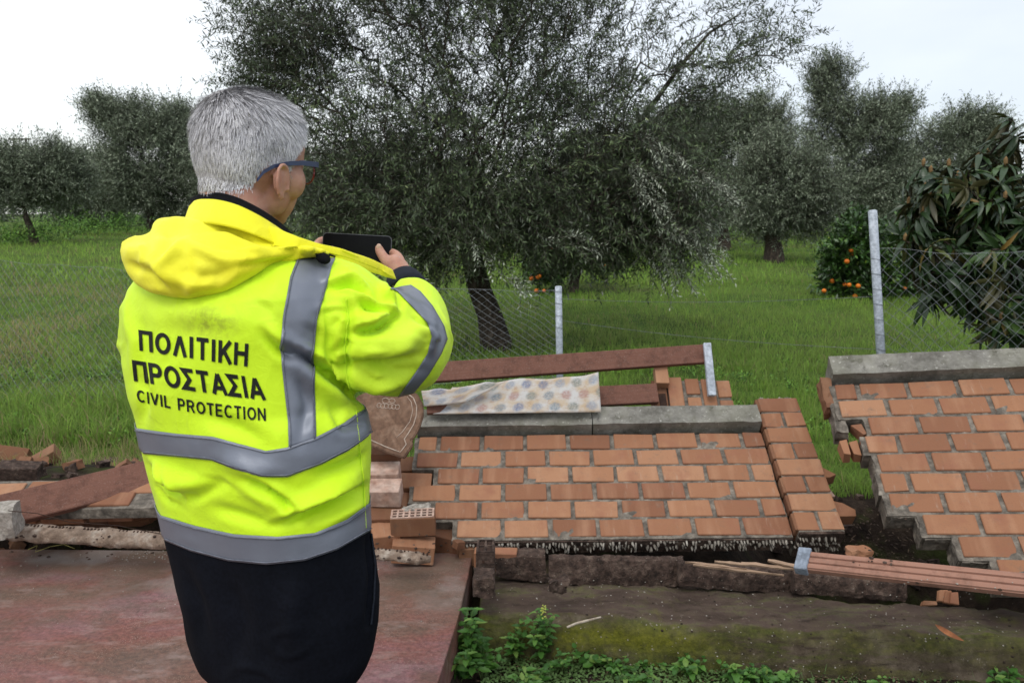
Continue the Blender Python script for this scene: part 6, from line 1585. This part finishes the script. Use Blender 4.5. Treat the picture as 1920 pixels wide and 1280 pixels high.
# cuff of the under sleeve
cv = [W(766, 552, 1.765), W(762, 540, 1.782), W(757, 528, 1.796), W(752.5, 519, 1.804)]
V, Fc = [], []
pobj('cuff', tube_mesh('cuff', [cv[0], cv[1], cv[2], cv[3]], [.050, .047, .042, .035], 26, True, False), M_cuff); bpy.data.objects['cuff'].modifiers.new('t', 'SOLIDIFY').thickness = .004
cvl = [W(525, 535, 1.785), W(545, 518, 1.79), W(562, 505, 1.80)]
o = pobj('cuff', tube_mesh('cuff', cvl, [.046, .040, .034], 22, True, False), M_cuff); o.modifiers.new('t', 'SOLIDIFY').thickness = .004
# trousers and shoes (below the frame)
tp = []
for sx in (-1, 1):
    hp_ = hipZ+bx*sx*.055; kn = Vector((hp_.x, hp_.y+.03, .48)); an = Vector((hp_.x, hp_.y-.01, .06)); tp.append(limb([hp_, kn, an], [.075, .07, .065], 22))
pobj('trousers', remesh(tp, .012, 3, 'trousers'), M_navy)
for sx in (-1, 1):
    hp_ = hipZ+bx*sx*.055; a = Vector((hp_.x, hp_.y-.05, .045)); o = limb([a, a+by*.12, a+by*.24], [.045, .048, .040], 16, .8)
    V = [Vector((v.x, v.y, max(0.002, v.z))) for v in o[0]]; pobj('shoe', mesh('shoe', V, o[1], True), M_black)

# ---------------------------------------------------------------- hair
bb = BVHTree.FromPolygons([Vector(v) for v in get_co(bodym)], [tuple(p.vertices) for p in bodym.polygons])
def hairline(az):    # az: degrees from the back of the head; lowest hair height in head coordinates
    return float(np.interp(az, [0, 25, 45, 62, 74, 84, 97, 108, 125, 140, 160, 180], [-.100, -.098, -.092, -.078, -.045, -.034, -.036, -.075, -.005, .03, .062, .068]))
def hair():
    g = np.random.default_rng(3); N = 30000; V = []; Fc = []; A = []
    HMi = HM.inverted(); whorl = Vector((-.022, -.055, .085)).normalized(); n = 0; W3 = HM.to_3x3()
    lp_ = Vector((0, 0, 0)); tries = 0
    while n < N and tries < N*3:
        tries += 1
        d = Vector(unit(g.normal(0, 1, 3)))
        if d.z < -.98: continue
        o_ = hl(*(d*.30)); c = hl(0, 0, -.02); h = bb.ray_cast(o_, (c-o_).normalized())
        if h[0] is None: continue
        p = HMi @ h[0]; az = abs(math.degrees(math.atan2(p.x, -p.y))); zl = hairline(az)+g.normal(0, .005)
        if p.z < zl or (p-Vector((0, p.y, p.z))).length > .086: continue
        nn = (HMi.to_3x3() @ h[1]).normalized(); 
        if nn.dot(p.normalized()) < 0: nn = -nn
        up = max(0, min(1, (p.z+.01)/.09)); fade = max(0, min(1, (p.z-zl)/.05))
        u = (p.normalized()-whorl); flow = (u-nn*u.dot(nn)); flow = flow.normalized() if flow.length > 1e-4 else Vector((0, 0, -1))
        down = Vector((0, -.15, -1)); down = (down-nn*down.dot(nn)); down = down.normalized() if down.length > 1e-4 else flow
        fl_ = (flow*(.35+.65*up)+down*(1-up)*.9).normalized()
        cl_ = noise.noise_vector(p*55)*.55+noise.noise_vector(p*140)*.35; fl_ = (fl_+cl_*(.45+.4*up)).normalized(); fl_ = (fl_-nn*fl_.dot(nn)).normalized()
        L = (.006+.010*fade+.019*up)*g.uniform(.75, 1.2); lift = .42-.16*up+.1*noise.noise(p*30)
        w = g.uniform(.00035, .00065)*(1.0+.2*up); side = fl_.cross(nn)
        q = []; base = p-nn*.001
        for k in range(4):
            s_ = k/3; cen_ = base+nn*(L*lift*math.sin(s_*1.45)+.0005)+fl_*(L*s_*(.65+.35*s_)); ww = w*(1-.75*s_**2)
            q += [cen_-side*ww, cen_+side*ww]
        b0 = len(V); V += [HM @ v for v in q]; Fc += [(b0+2*k, b0+2*k+1, b0+2*k+3, b0+2*k+2) for k in range(3)]
        pat = .5+.5*noise.noise(p*24+Vector((4, 0, 0))); top_dark = max(0, min(1, (p.z-.035)/.05))*max(0, 1-abs(az-25)/120)*(.9 if p.x < .03 else .3)
        low = max(0, min(1, 1-fade*1.1))
        a = g.normal(.72, .24)+.4*(pat-.5)-.42*top_dark+.06*low; A += [min(1, max(0, a))]*8; n += 1
    t = NT('grey_hair'); at = t.n('ShaderNodeAttribute', attribute_name='rnd').outputs['Fac']
    c = t.ramp(at, [(0, (.07, .066, .07)), (.3, (.27, .262, .28)), (.6, (.60, .59, .61)), (1, (.90, .89, .90))]); t.set(c, .42, spec=.5)
    pobj('hair', fast_mesh('hair', np.array([list(v) for v in V]), np.array(Fc), False, A), t.m)
    # close cropped under layer following the skull
    bmx = bmesh.new(); bmesh.ops.create_uvsphere(bmx, u_segments=120, v_segments=80, radius=1); dele = []
    for v in bmx.verts:
        d = v.co.normalized(); o_ = hl(*(d*.30)); c = hl(0, 0, -.02); h = bb.ray_cast(o_, (c-o_).normalized()); p = HMi @ h[0]
        az = abs(math.degrees(math.atan2(p.x, -p.y))); zl = hairline(az); k = max(0, min(1, (p.z-zl)/.03))
        if p.z < zl-.002 or abs(p.x) > .0865: dele.append(v)
        v.co = h[0]+h[1].normalized()*(.0008+.0032*k+.0045*max(0, min(1, (p.z-.0)/.08))) if h[1].dot(o_-h[0]) > 0 else h[0]
    bmesh.ops.delete(bmx, geom=dele, context='VERTS')
    t = NT('cropped_hair_base'); v = t.coord('Object', (1, 1, .35)); c = t.ramp(t.noise(v, 260, 4, .7), [(.3, (.14, .13, .13)), (.5, (.30, .29, .29)), (.7, (.5, .49, .49))])
    t.set(c, .8, normal=t.bump(t.noise(v, 420, 4), .6, .002), spec=.2)
    pobj('hair_underlayer', bm_mesh('hair_underlayer', bmx, True), t.m)
hair()

# ---------------------------------------------------------------- glasses
M_gl = mottled('blue_frame', [(.3, (.012, .022, .07)), (.7, (.022, .04, .11))], 30, rough=.3, bump=0.05, spec=.6)
M_glr = mottled('red_frame_rim', [(.3, (.13, .012, .014)), (.7, (.22, .025, .025))], 30, rough=.3, bump=.05, spec=.6)
gl = tag(pobj('glasses', bm_mesh('glasses', box_bm(-.009, .009, .100, .104, -.026, -.021, bev=.0015)), M_gl), None)
V = get_co(gl.data); set_co(gl.data, np.array([list(HM @ Vector(v)) for v in V]))
for sx in (-1, 1):
    q = [(sx*.0735, .100, -.022), (sx*.080, .06, -.026), (sx*.0855, .022, -.034), (sx*.0835, -.004, -.043), (sx*.079, -.022, -.056), (sx*.0755, -.032, -.072)]
    Vv = []; Fc = []
    for i, p in enumerate(q):
        h_ = [.0052, .0046, .0038, .0034, .0032, .0026][i]; w_ = .0013
        for a, b in ((-w_, -h_), (w_, -h_), (w_, h_), (-w_, h_)): Vv.append(HM @ Vector((p[0]+a, p[1], p[2]+b)))
    Fc = [(i*4+k, i*4+(k+1) % 4, (i+1)*4+(k+1) % 4, (i+1)*4+k) for i in range(5) for k in range(4)]+[(3, 2, 1, 0), (20, 21, 22, 23)]
    pobj('temple_arm', mesh('temple_arm', Vv, Fc), M_gl, gl)
    ring = [HM @ Vector((sx*(.038+.029*math.copysign(abs(math.cos(a))**.8, math.cos(a))), .104-.006*abs(math.cos(a)), -.036+.021*math.copysign(abs(math.sin(a))**.8, math.sin(a)))) for a in np.linspace(0, 2*math.pi, 41)]
    pobj('rim', tube_mesh('rim', ring, [.0017]*41, 8), M_glr, gl)
    pobj('end_piece', mesh('end_piece', *[x for x in (lambda b_: ([HM @ v.co for v in b_.verts], [tuple(v.index for v in f.verts) for f in b_.faces]))(box_bm(min(sx*.062, sx*.0745), max(sx*.062, sx*.0745), .097, .103, -.029, -.017, bev=.001))]), M_gl, gl)
    tl_ = NT('lens'); tl_.b.inputs['Transmission Weight'].default_value = 1; tl_.b.inputs['IOR'].default_value = 1.2; tl_.set((.95, .95, .95), .02)
    lens = [HM @ Vector((sx*(.038+.028*math.cos(a)), .102, -.036+.020*math.sin(a))) for a in np.linspace(0, 2*math.pi, 25)[:-1]]
    o = pobj('lens', mesh('lens', lens, [tuple(range(24))]), tl_.m, gl); o.modifiers.new('t', 'SOLIDIFY').thickness = .0015

# ---------------------------------------------------------------- smartphone (held, a thing of its own)
phc = W(669.5, 470.5, 1.855); PF = basis(phc, W(733, 474, 1.862)-W(606, 467, 1.85), (0, -1, .12))
phone = empty('smartphone', 'black smartphone held sideways in the raised hands of the man', 'phone', mw=PF)
PW, PH, PT = .0795, .0385, .0042
M_ph = mottled('phone_glass', [(.3, (.002, .002, .003)), (.7, (.004, .004, .005))], 5, rough=.3, bump=0, spec=.12)
M_phf = mottled('phone_frame', [(.3, (.05, .052, .06)), (.7, (.09, .09, .10))], 20, rough=.3, bump=0, spec=.6)
def rrect(w, h, r_, z0, z1, name, mat, hollow=False):
    pts_ = []
    for cx_, cy_, a0 in ((w-r_, h-r_, 0), (-w+r_, h-r_, 90), (-w+r_, -h+r_, 180), (w-r_, -h+r_, 270)):
        for k in range(7): a = rad(a0+15*k); pts_.append((cx_+r_*math.cos(a), cy_+r_*math.sin(a)))
    n = len(pts_); V = [(x, y, z0) for x, y in pts_]+[(x, y, z1) for x, y in pts_]
    Fc = [tuple(range(n))[::-1], tuple(range(n, 2*n))]+[(i, (i+1) % n, n+(i+1) % n, n+i) for i in range(n)]
    bmx = bmesh.new(); me = mesh(name, V, Fc); bmx.from_mesh(me); bmesh.ops.bevel(bmx, geom=[e for e in bmx.edges if abs(e.verts[0].co.z-e.verts[1].co.z) < 1e-6], offset=.0008, segments=2, affect='EDGES'); bmx.to_mesh(me); bmx.free()
    return obj(name, me, mat, phone)
rrect(PW, PH, .010, -PT, PT, 'phone_case', M_phf); rrect(PW-.0016, PH-.0016, .009, PT, PT+.0007, 'screen', M_ph)
# ================================================================ weeds at the foot of the slab and footing
def weed_leaf(name, L, Wd, teeth=True, kind=0, seed=0):
    V = []; Fc = []; n = 7; r = random.Random(seed)
    for i in range(n+1):
        s_ = i/n; w = Wd*(math.sin(math.pi*min(1, s_*.93+.06))**.75)*(1.15-.5*s_) if kind == 0 else Wd*math.sqrt(max(0, 1-(2*s_-1)**2))
        if teeth and 0 < i < n: w *= 1.12 if i % 2 else .88
        z = -.25*L*s_**2+.05*L*math.sin(s_*6+seed)
        V += [(s_*L, -w/2, z+.18*w), (s_*L, -w/4, z+.03*w), (s_*L, 0, z-.02*w), (s_*L, w/4, z+.03*w), (s_*L, w/2, z+.18*w)]
    for i in range(n):
        for k in range(4): a = i*5+k; Fc.append((a, a+5, a+6, a+1))
    return mesh(name, V, Fc, True)
M_weed = leaf_material('weed_leaves', [(0, (.028, .085, .014)), (.4, (.05, .14, .022)), (.8, (.085, .20, .032)), (1, (.16, .25, .05))], (.08, .16, .05), .5, .4, attr=False, transl=.22)
M_stem = mottled('weed_stem', [(.3, (.06, .10, .025)), (.7, (.12, .17, .05))], 30)
WL = [weed_leaf('leaf', .052, .030, True, 0, s) for s in range(3)]+[weed_leaf('leaf', .024, .022, False, 1, s) for s in range(2)]
for m_ in WL: m_.materials.append(M_weed)
def weed(label, px, py, h, stems, pairs, leaf_ids, scale, spread, seed, z=-.245, tip=None, grp='weeds growing along the footing'):
    g = random.Random(seed); h *= 1.2; scale *= 1.3; spread *= 1.15; b = G(px, py, z); root = empty('weed_plant', label, 'weed', b, grp); root.matrix_basis = Matrix.Translation(b)
    for s in range(stems):
        az = g.uniform(0, 6.28); ln = spread*g.uniform(.3, 1); hh = h*g.uniform(.6, 1.0); q = []
        for i in range(6):
            f = i/5; q.append(Vector((math.cos(az)*ln*f**1.4+g.uniform(-.004, .004), math.sin(az)*ln*f**1.4+g.uniform(-.004, .004), hh*f-.02*(i == 0))))
        obj('stem', tube_mesh('stem', q, [.0026-.0003*i for i in range(6)], 5), M_stem, root)
        for i in range(pairs):
            f = .25+.75*(i+1)/pairs; k = min(4, int(f*5)); p = q[k].lerp(q[min(5, k+1)], f*5-k) if k < 5 else q[5]
            for sd in (0, 1):
                a = i*1.57+sd*math.pi+g.uniform(-.4, .4); e = g.uniform(-.1, .55); d = Vector((math.cos(a)*math.cos(e), math.sin(a)*math.cos(e), math.sin(e)))
                sc_ = scale*g.uniform(.6, 1.15)*(1.1-.45*f)
                o = bpy.data.objects.new('leaf', WL[g.choice(leaf_ids)]); COL.objects.link(o); o.parent = root
                o.matrix_basis = basis(p+d*.003, d, Vector((g.uniform(-.3, .3), g.uniform(-.3, .1), 1))) @ Matrix.Diagonal((sc_, sc_, sc_, 1))
    if tip:
        bm = bmesh.new()
        for i in range(26):
            bmesh.ops.create_icosphere(bm, subdivisions=1, radius=.0035, matrix=Matrix.Translation(Vector((g.gauss(0, .007), g.gauss(0, .007), h+g.uniform(-.03, .03)))))
        tag(obj('flower_head', bm_mesh('flower_head', bm), mottled('yellow_green_buds', [(.3, (.30, .36, .06)), (.7, (.48, .5, .12))], 40), root), kind='stuff')
    return root
weed('tallest leafy green weed hugging the corner of the red slab', 868, 1266, .23, 6, 7, [0, 1, 2], 1.0, .06, 1)
weed('bushy weed at the bottom edge beside the slab', 858, 1290, .15, 5, 5, [0, 1, 2], 1.0, .07, 2)
weed('leafy weed spreading right of the slab corner weed', 905, 1275, .15, 4, 5, [0, 1, 2], .9, .08, 3)
weed('slender weed between the slab corner and the yellow tipped one', 968, 1246, .15, 5, 6, [0, 1, 3], .75, .05, 4)
weed('yellow tipped weed standing against the footing', 1018, 1246, .19, 6, 7, [0, 1, 2], .75, .06, 5, tip=True)
weed('weed with drooping leaves right of the yellow tipped one', 1050, 1262, .10, 4, 4, [0, 2, 3], .8, .07, 6)
weed('low weed with a single big round leaf left of the clover', 1106, 1256, .06, 3, 2, [3, 4], 1.7, .05, 7)
weed('round leaved weed low at the middle of the footing', 1150, 1262, .05, 7, 4, [3, 4], 1.0, .08, 8)
weed('round leaved creeping weed just left of the bare patch', 1222, 1250, .045, 7, 4, [3, 4], .95, .08, 9)
weed('dark green clump of lobed weed beneath the footing centre', 1302, 1268, .06, 7, 4, [3, 4, 0], 1.0, .08, 10)
weed('broad leaved weed cut by the bottom edge right of centre', 1390, 1285, .07, 7, 4, [0, 3], .95, .08, 11)
weed('tuft of jagged weed at the bottom edge, right of the broad leaved one', 1450, 1285, .06, 6, 4, [0, 1, 3], .9, .07, 12)
weed('small isolated seedling growing on the mossy footing face at the right', 1796, 1262, .10, 3, 3, [0, 3], .6, .04, 13, z=-.27)
weed('light green weed at the lower right corner of the picture', 1885, 1300, .08, 6, 4, [0, 3], .9, .07, 14, z=-.27)
weed('small weed at the bottom edge between right corner and seedling', 1640, 1292, .05, 5, 3, [3, 4], .8, .07, 15)
weed('leafy sprout at the bottom edge under the yellow tipped weed', 1000, 1290, .07, 6, 4, [0, 1], .8, .08, 16)
weed('mixed sprout at the bottom edge in the middle of the soil strip', 1200, 1290, .06, 6, 4, [0, 3], .75, .08, 17)
# loose carpet of tiny leaves, moss tufts, straw and litter on the soil
def carpet(name, n, pxr, pyr, L, Wd, mat, seed, z=-.243, flat=.3, hmax=.02):
    g = np.random.default_rng(seed); V = []; 
    for i in range(n):
        p = G(g.uniform(*pxr), g.uniform(*pyr), z); 
        if p.x < -.21: continue
        p.z += g.uniform(0, hmax); a = g.uniform(0, 6.28); e = g.normal(.2, flat); d = Vector((math.cos(a)*math.cos(e), math.sin(a)*math.cos(e), math.sin(e))); s_ = Vector((-d.y, d.x, g.normal(0, .2))).normalized()
        l = L*g.uniform(.5, 1.2); w = Wd*g.uniform(.6, 1.2)
        V += [p, p+d*l*.5+s_*w/2, p+d*l, p+d*l*.5-s_*w/2]
    Fc = np.arange(len(V)).reshape(-1, 4)
    tag(obj(name, fast_mesh(name, np.array([list(v) for v in V]), Fc, False, g.random(len(V)//4).repeat(4)), mat), kind='stuff')
M_carpet = leaf_material('tiny_leaf_carpet', [(0, (.03, .07, .012)), (.5, (.06, .13, .02)), (1, (.13, .21, .04))], (.08, .14, .04), .6, .3)
M_litter = leaf_material('leaf_litter', [(0, (.035, .022, .014)), (.5, (.10, .06, .035)), (.9, (.20, .13, .08)), (1, (.38, .28, .19))], (.12, .08, .05), .8, .2)
carpet('ground_cover', 5200, (905, 1500), (1222, 1300), .019, .013, M_carpet, 1)
carpet('ground_cover', 2600, (1500, 2000), (1235, 1330), .017, .011, M_carpet, 2, z=-.26)
carpet('leaf_litter', 700, (860, 1900), (1215, 1310), .022, .009, M_litter, 3, z=-.24, flat=.15, hmax=.008)
carpet('leaf_litter', 380, (1480, 1720), (900, 1060), .03, .006, M_litter, 4, z=-.15, flat=.2, hmax=.03)
carpet('short_grass', 900, (930, 1900), (1215, 1320), .045, .0022, M_carpet, 5, z=-.245, flat=.5)
